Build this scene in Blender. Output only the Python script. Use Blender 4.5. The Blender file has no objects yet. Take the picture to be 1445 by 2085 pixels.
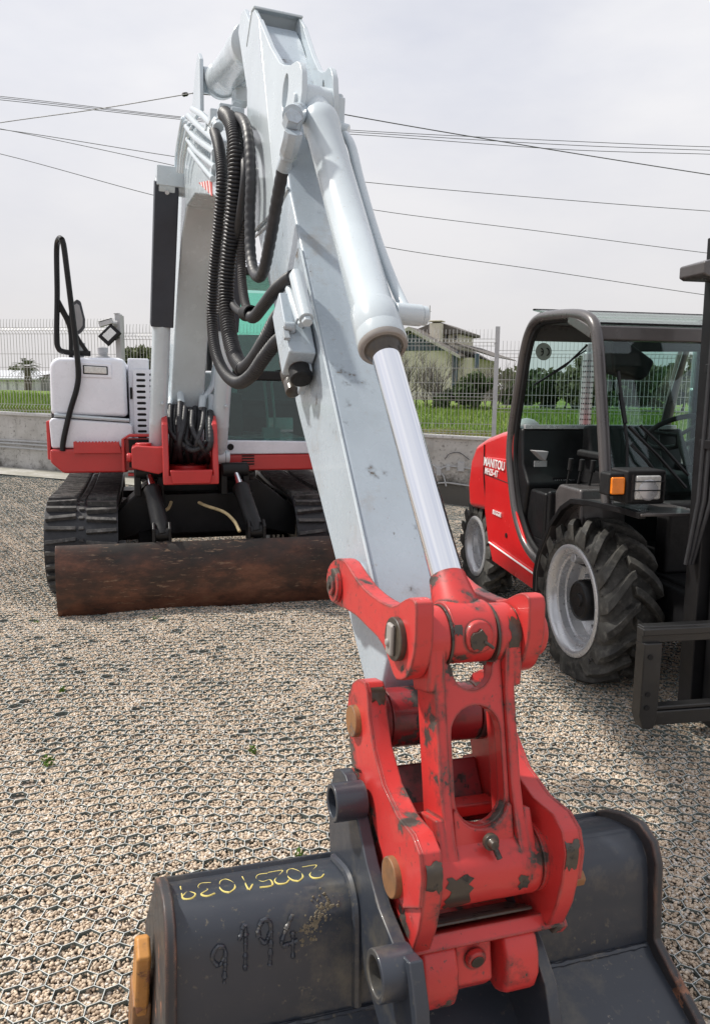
import bpy, bmesh, math, random
import numpy as np
from mathutils import Vector, Matrix
from math import sin, cos, tan, pi, radians, sqrt, atan2
random.seed(7)
RNG = np.random.default_rng(11)
SC = bpy.context.scene

# ------------------------------------------------------------------ camera
EYE, FPX, PITCH, ROLL = 1.58, 1600.0, radians(9), radians(.7)
FW = Vector((0, cos(PITCH), -sin(PITCH)))
_up = Vector((0, sin(PITCH), cos(PITCH)))
_rt = Vector((1, 0, 0))
RT = _rt*cos(ROLL) + _up*sin(ROLL)
UP = _up*cos(ROLL) - _rt*sin(ROLL)
CAM = Vector((0, 0, EYE))
cd = bpy.data.cameras.new('camera')
cam = bpy.data.objects.new('camera', cd)
SC.collection.objects.link(cam)
cam.matrix_world = Matrix(((RT.x, UP.x, -FW.x, CAM.x), (RT.y, UP.y, -FW.y, CAM.y), (RT.z, UP.z, -FW.z, CAM.z), (0, 0, 0, 1)))
cd.sensor_fit = 'VERTICAL'
cd.sensor_height = 24
cd.lens = FPX/2085*24
cd.clip_start = .05
cd.clip_end = 6000
SC.camera = cam

# ------------------------------------------------------------------ light
SUN_EL, SUN_AZ = radians(52), Vector((-.93, .30, 0)).normalized()
wd = bpy.data.worlds.new('World')
SC.world = wd
wd.use_nodes = True
nt = wd.node_tree
nt.nodes.clear()
wo = nt.nodes.new('ShaderNodeOutputWorld')
bg = nt.nodes.new('ShaderNodeBackground')
nt.links.new(bg.outputs[0], wo.inputs[0])
sky = nt.nodes.new('ShaderNodeTexSky')
sky.sky_type = 'NISHITA'
sky.sun_disc = False
sky.sun_elevation = SUN_EL
sky.sun_rotation = atan2(SUN_AZ.x, SUN_AZ.y)
sky.dust_density = 3
tc = nt.nodes.new('ShaderNodeTexCoord')
mp = nt.nodes.new('ShaderNodeMapping')
mp.inputs['Scale'].default_value = (1.0, 1.0, 2.6)
nt.links.new(tc.outputs['Generated'], mp.inputs[0])
cn = nt.nodes.new('ShaderNodeTexNoise')
cn.inputs['Scale'].default_value = 1.5
cn.inputs['Detail'].default_value = 6
cn.inputs['Roughness'].default_value = .55
nt.links.new(mp.outputs[0], cn.inputs['Vector'])
cr = nt.nodes.new('ShaderNodeValToRGB')
cr.color_ramp.elements[0].position = .25
cr.color_ramp.elements[0].color = (.50, .525, .62, 1)
cr.color_ramp.elements[1].position = .66
cr.color_ramp.elements[1].color = (.80, .79, .80, 1)
nt.links.new(cn.outputs[0], cr.inputs[0])
sk = nt.nodes.new('ShaderNodeMix'); sk.data_type = 'RGBA'; sk.blend_type = 'MULTIPLY'
sk.inputs[0].default_value = 1
nt.links.new(sky.outputs[0], sk.inputs[6])
sk.inputs[7].default_value = (.1, .1, .1, 1)
mx = nt.nodes.new('ShaderNodeMix'); mx.data_type = 'RGBA'
mx.inputs[0].default_value = .9
nt.links.new(sk.outputs[2], mx.inputs[6])
sp = nt.nodes.new('ShaderNodeSeparateXYZ'); nt.links.new(tc.outputs['Generated'], sp.inputs[0])
hr_ = nt.nodes.new('ShaderNodeMapRange'); hr_.inputs[1].default_value = .0; hr_.inputs[2].default_value = .34; hr_.inputs[3].default_value = .85; hr_.inputs[4].default_value = 0
nt.links.new(sp.outputs[2], hr_.inputs[0])
hm = nt.nodes.new('ShaderNodeMix'); hm.data_type = 'RGBA'; nt.links.new(hr_.outputs[0], hm.inputs[0]); nt.links.new(cr.outputs[0], hm.inputs[6]); hm.inputs[7].default_value = (.63, .605, .605, 1)
nt.links.new(hm.outputs[2], mx.inputs[7])
nt.links.new(mx.outputs[2], bg.inputs[0])
bg.inputs[1].default_value = 1.0
sl = bpy.data.lights.new('sun', 'SUN')
sun = bpy.data.objects.new('sun', sl)
SC.collection.objects.link(sun)
sl.energy = 4.0
sl.angle = radians(3)
sl.color = (1, .95, .87)
sd = Vector((SUN_AZ.x*cos(SUN_EL), SUN_AZ.y*cos(SUN_EL), sin(SUN_EL)))
sun.rotation_euler = sd.to_track_quat('Z', 'Y').to_euler()
SC.view_settings.view_transform = 'Standard'
SC.view_settings.look = 'None'
SC.view_settings.exposure = .30
SC.view_settings.gamma = 1
SC.cycles.max_bounces = 8
SC.cycles.transparent_max_bounces = 16

# ------------------------------------------------------------------ surveying helpers: photo pixel + known plane -> point of the place
def ray(x, y): return FW + RT*((x-722.5)/FPX) + UP*((1042.5-y)/FPX)
def W(x, y, Z): return CAM + ray(x, y)*Z
class Frame:
    def __init__(s, o, yaw, tilt=0):
        s.o = Vector(o); a = radians(yaw); t = radians(tilt)
        s.X = Vector((cos(a)*cos(t), sin(a)*cos(t), -sin(t)))
        s.Y = Vector((-sin(a), cos(a), 0)); s.Z = s.X.cross(s.Y)
        s.M = Matrix(((s.X.x, s.Y.x, s.Z.x, s.o.x), (s.X.y, s.Y.y, s.Z.y, s.o.y), (s.X.z, s.Y.z, s.Z.z, s.o.z), (0, 0, 0, 1)))
    def hit(s, x, y, n, off):
        d = ray(x, y); p0 = s.o + n*off
        p = CAM + d*((p0-CAM).dot(n)/d.dot(n)) - s.o
        return p.dot(s.X), p.dot(s.Y), p.dot(s.Z)
    def onx(s, x, y, v): a = s.hit(x, y, s.X, v); return a[1], a[2]      # plane X=v -> (y,z)
    def ony(s, x, y, v): a = s.hit(x, y, s.Y, v); return a[0], a[2]      # plane Y=v -> (x,z)
    def loc(s, p): d = Vector(p)-s.o; return Vector((d.dot(s.X), d.dot(s.Y), d.dot(s.Z)))
    def w(s, x, y, z): return s.o + s.X*x + s.Y*y + s.Z*z
AF = Frame(W(985, 1765, 1.6), 19, 2)          # arm: x = pin axis, y = back along the arm, z up
CF = Frame((-.963, 5.485, 0), 15)             # carrier: origin at the middle of the blade on the ground
FF = Frame((1.23, 4.017, 0), 11)              # loader
IDF = Frame((0, 0, 0), 0)
def A(px, py, l): return AF.onx(px, py, l)

def gz(x, y):
    t = min(1, max(0, (y-8)/3.2)); t = t*t*(3-2*t)
    return t*(-.0446*(max(-14, min(14, x))+1.86))

# ------------------------------------------------------------------ mesh builder
def crom(pts, n=8):
    pts = [Vector(p) for p in pts]
    if len(pts) < 3: return pts
    P = [pts[0]*2-pts[1]] + pts + [pts[-1]*2-pts[-2]]
    out = []
    for i in range(1, len(P)-2):
        a, b, c, d = P[i-1:i+3]
        for k in range(n):
            t = k/n
            out.append(.5*((2*b)+(c-a)*t+(2*a-5*b+4*c-d)*t*t+(3*b-a-3*c+d)*t**3))
    out.append(P[-2])
    return out
def resample(pts, step):
    d = [0]
    for i in range(1, len(pts)): d.append(d[-1]+(pts[i]-pts[i-1]).length)
    n = max(2, int(round(d[-1]/step))); out = []; j = 0
    for k in range(n+1):
        s = d[-1]*k/n
        while j < len(d)-2 and d[j+1] < s: j += 1
        u = (s-d[j])/max(1e-9, d[j+1]-d[j])
        out.append(pts[j].lerp(pts[j+1], min(1, max(0, u))))
    return out
def arc(cx, cy, r, a0, a1, n=10):
    return [(cx+r*cos(radians(a0+(a1-a0)*i/n)), cy+r*sin(radians(a0+(a1-a0)*i/n))) for i in range(n+1)]
def circ(cx, cy, r, n=24): return [(cx+r*cos(2*pi*i/n), cy+r*sin(2*pi*i/n)) for i in range(n)]
def smooth2(pts, n=4, closed=True):
    P = [Vector((p[0], p[1])) for p in pts]; m = len(P); out = []
    for i in range(m):
        a, b, c, d = P[i-1], P[i], P[(i+1) % m], P[(i+2) % m]
        for k in range(n):
            t = k/n
            v = .5*((2*b)+(c-a)*t+(2*a-5*b+4*c-d)*t*t+(3*b-a-3*c+d)*t**3); out.append((v.x, v.y))
    return out

class MB:
    def __init__(s, fr=IDF): s.bm = bmesh.new(); s.fr = fr
    def v(s, p): return s.bm.verts.new(s.fr.M @ Vector(p))
    def f(s, vs):
        try: return s.bm.faces.new(vs)
        except ValueError: return None
    def prism(s, pts, a, b, axis='x', holes=()):
        mk = {'x': lambda u, w, t: (t, u, w), 'y': lambda u, w, t: (u, t, w), 'z': lambda u, w, t: (u, w, t)}[axis]
        loops = [list(pts)] + [list(h) for h in holes]
        if not holes:
            lo = [s.v(mk(u, w, a)) for u, w in pts]; hi = [s.v(mk(u, w, b)) for u, w in pts]
            s.f(lo[::-1]); s.f(hi); n = len(lo)
            for i in range(n): s.f((lo[i], lo[(i+1) % n], hi[(i+1) % n], hi[i]))
            return s
        sides = []
        for t in (a, b):
            ed = []; vl = []
            for L in loops:
                vs = [s.v(mk(u, w, t)) for u, w in L]; vl.append(vs)
                for i in range(len(vs)): ed.append(s.bm.edges.new((vs[i], vs[(i+1) % len(vs)])))
            bmesh.ops.triangle_fill(s.bm, use_beauty=True, use_dissolve=False, edges=ed)
            sides.append(vl)
        for la, lb in zip(*sides):
            n = len(la)
            for i in range(n): s.f((la[i], la[(i+1) % n], lb[(i+1) % n], lb[i]))
        return s
    def box(s, x0, x1, y0, y1, z0, z1): return s.prism([(x0, y0), (x1, y0), (x1, y1), (x0, y1)], z0, z1, 'z')
    def obox(s, c, ax, ay, az):                                  # centre and three half axes (frame coordinates)
        c, ax, ay, az = map(Vector, (c, ax, ay, az)); q = []
        for i in (-1, 1):
            for j in (-1, 1):
                for k in (-1, 1): q.append(s.v(c+ax*i+ay*j+az*k))
        for t in ((0, 1, 3, 2), (4, 6, 7, 5), (0, 4, 5, 1), (2, 3, 7, 6), (0, 2, 6, 4), (1, 5, 7, 3)): s.f([q[i] for i in t])
        return s
    def bar(s, p, q, w, h, side=(0, 0, 1)):
        p, q = Vector(p), Vector(q); d = (q-p); sd = Vector(side); a = d.cross(sd).normalized(); b = a.cross(d).normalized()
        return s.obox((p+q)/2, d/2, a*(w/2), b*(h/2))
    def sweep(s, pts, rad, n=10, cap=True):
        pts = [Vector(p) for p in pts]; m = len(pts); T = []
        for i in range(m): T.append((pts[min(i+1, m-1)]-pts[max(i-1, 0)]).normalized())
        u = T[0].orthogonal().normalized(); rings = []
        for i in range(m):
            if i: u = (u - T[i]*u.dot(T[i])).normalized()
            w = T[i].cross(u); r = rad[i] if hasattr(rad, '__len__') else rad
            rings.append([s.v(pts[i]+(u*cos(2*pi*k/n)+w*sin(2*pi*k/n))*r) for k in range(n)])
        for a, b in zip(rings, rings[1:]):
            for k in range(n): s.f((a[k], a[(k+1) % n], b[(k+1) % n], b[k]))
        if cap: s.f(rings[0][::-1]); s.f(rings[-1])
        return s
    def cyl(s, p, q, r, r2=None, n=28): return s.sweep([p, q], [r, r if r2 is None else r2], n)
    def tube(s, pts, r, n=10, k=8): return s.sweep(crom(pts, k), r, n)
    def hose(s, pts, r, pitch=.012, amp=.1, n=12, world=True, sub=8):   # ribbed hose
        c = resample(crom(pts, 12), pitch/4); R = [r*(1+amp*(1, .55, -1, .55)[i % 4]) for i in range(len(c))]
        return s.sweep(c, R, n)
    def lathe(s, prof, p, ax, n=32, cap=True):                    # prof [(r, h)] about axis through p
        p = Vector(p); ax = Vector(ax).normalized(); u = ax.orthogonal().normalized(); w = ax.cross(u); rings = []
        for r, h in prof: rings.append([s.v(p+ax*h+(u*cos(2*pi*k/n)+w*sin(2*pi*k/n))*r) for k in range(n)])
        for a, b in zip(rings, rings[1:]):
            for k in range(n): s.f((a[k], a[(k+1) % n], b[(k+1) % n], b[k]))
        if cap: s.f(rings[0][::-1]); s.f(rings[-1])
        return s
    def ring(s, p, q, ro, ri, n=28):
        p, q = Vector(p), Vector(q); L = (q-p).length
        s.lathe([(ro, 0), (ro, L), (ri, L), (ri, 0), (ro, 0)], p, q-p, n, cap=False); return s
    def strip(s, pts, a, b, th, axis='x'):                        # open profile given thickness, extruded
        P = [Vector((p[0], p[1])) for p in pts]; m = len(P); off = []
        for i in range(m):
            t = (P[min(i+1, m-1)]-P[max(i-1, 0)]).normalized(); off.append(P[i]+Vector((-t.y, t.x))*th)
        return s.prism([tuple(p) for p in P]+[tuple(p) for p in off[::-1]], a, b, axis)
    def build(s, name, mat, parent=None, bev=.003, ang=38, loc=None, seg=2):
        bm = s.bm
        bmesh.ops.remove_doubles(bm, verts=bm.verts, dist=1e-6)
        bmesh.ops.recalc_face_normals(bm, faces=bm.faces)
        me = bpy.data.meshes.new(name)
        o = bpy.data.objects.new(name, me)
        base = Vector(loc) if loc is not None else Vector((0, 0, 0))
        if parent is not None:
            o.parent = parent; base = parent['_b'] if False else BASE[parent.name]
        else: o.location = base
        BASE[o.name] = base
        bmesh.ops.translate(bm, verts=bm.verts, vec=-base)
        for fc in bm.faces: fc.smooth = True
        bm.to_mesh(me); bm.free()
        me.set_sharp_from_angle(angle=radians(ang))
        for m in (mat if isinstance(mat, (list, tuple)) else [mat]): me.materials.append(m)
        if bev:
            b = o.modifiers.new('bevel', 'BEVEL'); b.width = bev; b.segments = seg; b.limit_method = 'ANGLE'
            b.angle_limit = radians(ang); b.harden_normals = True; b.use_clamp_overlap = True
        SC.collection.objects.link(o)
        return o
BASE = {}
def tag(o, label=None, cat=None, group=None, kind=None):
    for k, v in (('label', label), ('category', cat), ('group', group), ('kind', kind)):
        if v: o[k] = v
    return o
def thing(name, loc, label, cat, group=None):
    o = bpy.data.objects.new(name, None); SC.collection.objects.link(o)
    o.location = loc; o.empty_display_size = .1; BASE[o.name] = Vector(loc)
    return tag(o, label, cat, group)
def raw(name, V, Fq, mat, loc=(0, 0, 0), parent=None, smooth=False):   # numpy mesh: V (n,3), Fq (m,k)
    V = np.asarray(V, np.float32); Fq = np.asarray(Fq, np.int32); k = Fq.shape[1]
    me = bpy.data.meshes.new(name)
    me.vertices.add(len(V)); me.vertices.foreach_set('co', (V-np.array(loc, np.float32)).ravel())
    me.loops.add(Fq.size); me.loops.foreach_set('vertex_index', Fq.ravel())
    me.polygons.add(len(Fq)); me.polygons.foreach_set('loop_start', np.arange(0, Fq.size, k, dtype=np.int32))
    me.polygons.foreach_set('use_smooth', np.full(len(Fq), smooth))
    me.update(calc_edges=True); me.materials.append(mat)
    o = bpy.data.objects.new(name, me); SC.collection.objects.link(o)
    if parent is None: o.location = loc
    else: o.parent = parent
    BASE[o.name] = Vector(loc)
    return o
def text_into(mb, txt, size, org, ex, ey, en, depth=.0015, shear=0):   # lettering as thin solid letters
    cu = bpy.data.curves.new('lettering', 'FONT'); cu.body = txt; cu.size = size; cu.extrude = depth; cu.shear = shear; cu.offset = .006*size
    ob = bpy.data.objects.new('lettering', cu); SC.collection.objects.link(ob)
    dg = bpy.context.evaluated_depsgraph_get(); me = bpy.data.meshes.new_from_object(ob.evaluated_get(dg))
    org, ex, ey, en = map(Vector, (org, ex, ey, en))
    vs = [mb.bm.verts.new(org+ex*v.co.x+ey*v.co.y+en*v.co.z) for v in me.vertices]
    for p in me.polygons: mb.f([vs[i] for i in p.vertices])
    SC.collection.objects.unlink(ob); bpy.data.objects.remove(ob); bpy.data.meshes.remove(me); bpy.data.curves.remove(cu)

# ------------------------------------------------------------------ materials
class NT:
    def __init__(s, name):
        s.m = bpy.data.materials.new(name); s.m.use_nodes = True; s.t = s.m.node_tree; s.t.nodes.clear()
        s.out = s.n('ShaderNodeOutputMaterial'); s.co = s.n('ShaderNodeTexCoord').outputs['Object']
    def n(s, t): return s.t.nodes.new(t)
    def l(s, a, b): s.t.links.new(a, b)
    def noise(s, scale, detail=5, rough=.6, stretch=None, dist=0):
        n = s.n('ShaderNodeTexNoise'); n.inputs['Scale'].default_value = scale; n.inputs['Detail'].default_value = detail
        n.inputs['Roughness'].default_value = rough; n.inputs['Distortion'].default_value = dist
        if stretch:
            m = s.n('ShaderNodeMapping'); m.inputs['Scale'].default_value = stretch; s.l(s.co, m.inputs[0]); s.l(m.outputs[0], n.inputs['Vector'])
        else: s.l(s.co, n.inputs['Vector'])
        return n.outputs[0]
    def step(s, v, a, b, lo=0., hi=1.):
        n = s.n('ShaderNodeMapRange'); n.clamp = True
        for i, x in enumerate((a, b, lo, hi)): n.inputs[i+1].default_value = x
        s.l(v, n.inputs[0]); return n.outputs[0]
    def math(s, op, a, b=0.):
        n = s.n('ShaderNodeMath'); n.operation = op
        for i, x in enumerate((a, b)):
            if hasattr(x, 'is_output'): s.l(x, n.inputs[i])
            else: n.inputs[i].default_value = x
        return n.outputs[0]
    def mix(s, f, a, b, blend='MIX'):
        n = s.n('ShaderNodeMix'); n.data_type = 'RGBA'; n.blend_type = blend
        for i, x in ((0, f), (6, a), (7, b)):
            if hasattr(x, 'is_output'): s.l(x, n.inputs[i])
            else: n.inputs[i].default_value = x if i == 0 else (*x, 1)
        return n.outputs[2]
    def ramp(s, v, *st):
        n = s.n('ShaderNodeValToRGB'); e = n.color_ramp.elements
        while len(e) < len(st): e.new(.5)
        for q, (p, c) in zip(e, st): q.position = p; q.color = (*c, 1)
        s.l(v, n.inputs[0]); return n.outputs[0]
    def edge(s, r=.006):
        b = s.n('ShaderNodeBevel'); b.samples = 3; b.inputs[0].default_value = r
        g = s.n('ShaderNodeNewGeometry'); d = s.n('ShaderNodeVectorMath'); d.operation = 'DOT_PRODUCT'
        s.l(b.outputs[0], d.inputs[0]); s.l(g.outputs['Normal'], d.inputs[1])
        return s.step(d.outputs['Value'], .99, .8)
    def bump(s, h, st=.3, d=.01):
        n = s.n('ShaderNodeBump'); n.inputs['Strength'].default_value = st; n.inputs['Distance'].default_value = d; s.l(h, n.inputs['Height']); return n.outputs[0]
    def bsdf(s, col, rough=.5, metal=0., nrm=None, spec=.5, coat=0., **kw):
        b = s.n('ShaderNodeBsdfPrincipled')
        for k, x in (('Base Color', col), ('Roughness', rough), ('Metallic', metal), ('Specular IOR Level', spec), ('Coat Weight', coat)):
            if hasattr(x, 'is_output'): s.l(x, b.inputs[k])
            else: b.inputs[k].default_value = (*x, 1) if k == 'Base Color' else x
        if coat: b.inputs['Coat Roughness'].default_value = .06
        if nrm is not None: s.l(nrm, b.inputs['Normal'])
        for k, x in kw.items(): b.inputs[k].default_value = x
        return b
    def done(s, b): s.l(b.outputs[0], s.out.inputs[0]); return s.m

def plain(name, col, rough=.5, metal=0., var=.15, sc=6, bump=0., coat=0., spec=.5):
    t = NT(name); n = t.noise(sc); c = t.mix(t.step(n, .3, .7), tuple(x*(1-var) for x in col), tuple(min(1, x*(1+var)) for x in col))
    r = t.step(t.noise(sc*3), .3, .7, max(.03, rough-.1), min(1, rough+.1))
    return t.done(t.bsdf(c, r, metal, t.bump(t.noise(sc*20), bump, .004) if bump else None, spec, coat))
def worn(name, col, rough, dark, chip=.62, grime=.55, edge=.006, gscale=4, cscale=9, coat=.3, grimec=(.09, .075, .06), gmax=.7, bump=.05, estr=.22, speck=0):
    t = NT(name)
    c = t.mix(t.step(t.noise(2.2), .3, .7), tuple(x*.88 for x in col), tuple(min(1, x*1.08) for x in col))
    g = t.math('MULTIPLY', t.step(t.noise(gscale, 8, .7), grime, grime+.16), gmax)
    g2 = t.math('MULTIPLY', t.step(t.noise(70, 3, .6), .62, .72), t.step(t.noise(3, 4), .42, .62))
    g = t.math('MAXIMUM', g, t.math('MULTIPLY', g2, min(1, gmax*1.2)))
    c = t.mix(g, c, grimec)
    cm = t.noise(cscale, 7, .65)
    if edge: cm = t.math('ADD', cm, t.math('MULTIPLY', t.edge(edge), estr))
    ch = t.step(cm, chip, chip+.015)
    if speck: ch = t.math('MAXIMUM', ch, t.math('MULTIPLY', t.step(t.math('ADD', t.noise(34, 5, .75), t.math('MULTIPLY', t.noise(3.1, 3), .35)), speck, speck+.03), .85))
    c2 = t.mix(t.step(t.noise(30), .4, .6), dark, tuple(min(1, x*2.2+.012) for x in dark))
    c = t.mix(t.math('MULTIPLY', t.step(cm, chip-.045, chip), .5), c, tuple(x*.42+.012 for x in col))
    c = t.mix(ch, c, c2)
    r = t.math('MAXIMUM', t.math('MAXIMUM', t.step(t.noise(14), .3, .7, rough*.8, rough*1.25), t.math('MULTIPLY', g, .65)), t.math('MULTIPLY', ch, .75))
    h = t.math('SUBTRACT', t.math('ADD', t.math('MULTIPLY', t.noise(60, 4), .25), t.math('MULTIPLY', t.noise(9, 3), .6)), ch)
    return t.done(t.bsdf(c, r, 0, t.bump(h, bump*4, .0015), .5, coat))

M = {}
M['white'] = worn('white_paint', (.52, .585, .625), .24, (.10, .09, .08), .775, .63, .004, 3, 12, .4, (.36, .34, .30), .5, .03, .18)
M['white_dirty'] = worn('white_paint_worn', (.425, .495, .555), .26, (.07, .06, .05), .645, .55, .006, 5, 8, .35, (.30, .27, .23), .6, .04, .2, .86)
M['white_clean'] = worn('white_bodywork', (.79, .81, .88), .28, (.2, .2, .2), .9, .66, 0, 3, 8, .35, (.45, .43, .4), .35, .02)
M['red'] = worn('red_worn_paint', (.53, .036, .033), .42, (.034, .027, .022), .60, .53, .010, 7, 7, .2, (.11, .045, .04), .75, .08, .31, .83)
M['red_dark'] = worn('red_greasy_paint', (.24, .014, .018), .4, (.02, .014, .012), .56, .48, .006, 6, 8, .2, (.03, .02, .016), .9, .06)
M['red_frame'] = worn('red_frame_paint', (.54, .034, .034), .35, (.06, .03, .025), .84, .68, .004, 3, 9, .25, (.16, .07, .06), .5, .03, .15)
M['red_loader'] = worn('red_glossy_bodywork', (.66, .016, .018), .22, (.05, .02, .02), .95, .78, 0, 3, 9, .6, (.25, .05, .05), .3, .01)
M['black_steel'] = worn('black_bucket_paint', (.030, .036, .048), .38, (.10, .09, .075), .705, .55, .009, 4, 9, .2, (.13, .115, .085), .72, .09, .16, .87)
M['black_rusty'] = worn('black_rusted_edge', (.034, .034, .037), .5, (.13, .06, .035), .60, .56, .010, 5, 8, .05, (.16, .12, .09), .6, .1, .26)
M['black'] = plain('black_paint', (.010, .010, .011), .38, 0, .25, 7, .05, 0, .3)
M['black_matte'] = plain('black_plastic', (.010, .010, .011), .6, 0, .25, 20, .1, 0, .3)
M['graphite'] = plain('graphite_cab_paint', (.085, .078, .078), .33, .15, .12, 5, .02, .3)
M['hose'] = plain('black_hose_rubber', (.022, .023, .027), .5, 0, .3, 30, .1)
M['hose_dusty'] = plain('dusty_hose_rubber', (.045, .043, .045), .6, 0, .35, 25, .1)
_t = NT('chrome_rod')
M['chrome'] = _t.done(_t.bsdf((.84, .86, .90), .03, 1))
M['steel'] = worn('bare_steel', (.30, .28, .26), .4, (.10, .055, .03), .58, .5, 0, 6, 9, 0, (.12, .07, .04), .7, .06)
M['pin'] = worn('rusty_pin', (.26, .125, .05), .55, (.08, .05, .035), .58, .5, .004, 9, 14, 0, (.10, .06, .035), .7, .1)
M['grease'] = worn('grease', (.045, .036, .028), .35, (.02, .018, .015), .6, .5, 0, 12, 18, .2, (.10, .08, .05), .5, .2)
M['ochre'] = worn('ochre_tooth_paint', (.52, .24, .06), .5, (.17, .075, .04), .60, .55, .004, 9, 10, 0, (.2, .1, .05), .6, .08)
M['rim'] = plain('silver_rim', (.56, .57, .59), .28, .5, .03, 3, .0, .2)
M['chalk'] = plain('yellow_paint_marker', (.60, .50, .15), .7, 0, .1, 40)
M['letter'] = plain('white_lettering', (.82, .82, .82), .5)
M['beige'] = plain('beige_hose', (.45, .36, .2), .6, 0, .3, 18)
M['orange'] = plain('orange_lens', (.85, .22, .01), .12, 0, .15, 20, 0, .5)
M['lens'] = plain('clear_lens', (.62, .62, .60), .12, .35, .2, 60, .4, .6)
M['galv'] = plain('galvanised_wire', (.46, .465, .45), .45, .2, .08, 8)
M['post'] = plain('grey_post', (.44, .45, .46), .5, .1, .1, 6)
M['grey'] = plain('grey_plastic', (.30, .30, .31), .5, 0, .15, 9)
M['wire'] = plain('cable', (.09, .09, .10), .6)
def rubber(name, c0, c1):
    t = NT(name); n = t.noise(5, 7, .7); c = t.mix(t.step(n, .35, .68), c0, c1)
    c = t.mix(t.step(t.noise(26, 5), .5, .75), c, tuple(x*1.5 for x in c1))
    return t.done(t.bsdf(c, t.step(t.noise(9), .3, .7, .5, .8), 0, t.bump(t.noise(60, 5), .25, .004), .4))
M['rubber'] = rubber('tyre_rubber', (.018, .018, .018), (.085, .082, .073))
M['track'] = rubber('track_rubber', (.032, .032, .033), (.12, .116, .11))
def rust():
    t = NT('rusty_blade_steel')
    sep = t.n('ShaderNodeSeparateXYZ'); t.l(t.co, sep.inputs[0])
    nz = t.math('ADD', t.noise(2.6, 9, .72, (1, 1, 2.2)), t.step(sep.outputs[2], .0, .48, .07, -.13))
    c = t.ramp(nz, (.30, (.024, .019, .016)), (.45, (.060, .030, .021)), (.56, (.14, .058, .035)), (.74, (.22, .12, .07)))
    sc = t.math('MULTIPLY', t.step(t.noise(20, 6, .72, (.5, .5, 3)), .58, .66), t.step(t.noise(2.4), .42, .56))
    c = t.mix(sc, c, (.24, .155, .10))
    return t.done(t.bsdf(c, t.step(t.noise(6), .3, .7, .28, .62), .25, t.bump(t.noise(40, 6), .3, .003), .5))
M['rust'] = rust()
def glass(name, tint, refl=1.0):
    t = NT(name); tr = t.n('ShaderNodeBsdfTransparent'); tr.inputs[0].default_value = (*tint, 1)
    gl = t.n('ShaderNodeBsdfGlossy'); gl.inputs['Roughness'].default_value = .02
    fr = t.n('ShaderNodeFresnel'); fr.inputs[0].default_value = 1.5
    mx = t.n('ShaderNodeMixShader'); t.l(t.math('MULTIPLY', fr.outputs[0], refl), mx.inputs[0]); t.l(tr.outputs[0], mx.inputs[1]); t.l(gl.outputs[0], mx.inputs[2])
    t.l(mx.outputs[0], t.out.inputs[0]); return t.m
M['glass'] = glass('clear_glass', (.80, .90, .88))
M['glass_teal'] = glass('teal_cab_glass', (.66, .93, .86), 1.9)
M['glass_low'] = glass('pale_cab_glass', (.50, .66, .64), 1.6)
M['roof_glass'] = glass('pale_green_roof_glass', (.78, .88, .83), .6)
# ================================================================== GROUND
def ground_mat():
    t = NT('gravel_bed'); v = t.n('ShaderNodeTexVoronoi'); v.inputs['Scale'].default_value = 75; t.l(t.co, v.inputs['Vector'])
    c = t.ramp(v.outputs['Color'], (.1, (.28, .22, .18)), (.4, (.48, .39, .32)), (.65, (.58, .48, .40)), (.9, (.72, .65, .58)))
    c = t.mix(t.math('MULTIPLY', t.step(t.noise(.9, 5), .5, .75), .45), c, (.22, .20, .15))
    d = t.step(v.outputs['Distance'], .0, .7, 1, 0)
    c = t.mix(t.math('MULTIPLY', t.step(d, .0, .45, 1, 0), .6), c, (.10, .085, .07))
    return t.done(t.bsdf(c, .9, 0, t.bump(d, .8, .012), .25))
gm = ground_mat()
xs = np.unique(np.concatenate([np.linspace(-40, -9, 16), np.linspace(-9, 9, 73), np.linspace(9, 40, 16)])); ys = np.unique(np.concatenate([np.linspace(-25, 0, 12), np.linspace(0, 16, 65), np.linspace(16, 24, 8)]))
def hz(x, y): return .010*np.sin(x*2.1+.7)*np.cos(y*1.7)+.007*np.sin(x*5.3+y*3.9)
def gzv(x, y):
    t = np.clip((y-8)/3.2, 0, 1); t = t*t*(3-2*t); return t*(-.0446*(np.clip(x, -14, 14)+1.86))
GX, GY = np.meshgrid(xs, ys); V = np.stack([GX.ravel(), GY.ravel(), (gzv(GX, GY)+1.*hz(GX, GY)-.0115).ravel()], 1)
nx = len(xs); idx = np.arange(len(V)).reshape(GX.shape); Q = np.stack([idx[:-1, :-1], idx[:-1, 1:], idx[1:, 1:], idx[1:, :-1]], -1).reshape(-1, 4)
g = raw('ground', V, Q, gm, smooth=True); tag(g, kind='structure')
# plastic honeycomb grid: cells 62 mm wide, thin upright walls standing a little proud of the stones
def grid_mat():
    t = NT('grid_plastic_lit'); return t.done(t.bsdf(t.mix(t.step(t.noise(3), .35, .65), (.42, .45, .44), (.62, .64, .63)), .55, 0, None, .4))  # wall tops coloured lighter to look lit
px_ = .064; ry = px_*.866; HR = radians(4)
jj, ii = np.meshgrid(np.arange(0, 240), np.arange(-160, 160)); cx = ii*px_+(jj % 2)*px_/2; cy = jj*ry+.7
wx = cx*cos(HR)-cy*sin(HR); wy = cx*sin(HR)+cy*cos(HR)
ok = (np.abs(wx) < .56*wy+1.0) & (wy > .9) & (wy < 13.4); cx, cy = cx[ok], cy[ok]
R_ = px_/sqrt(3); segs = []
for a0, a1 in ((90, 30), (30, -30), (-30, -90)):
    segs.append(np.stack([cx+R_*cos(radians(a0)), cy+R_*sin(radians(a0)), cx+R_*cos(radians(a1)), cy+R_*sin(radians(a1))], 1))
Sg = np.concatenate(segs)
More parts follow.
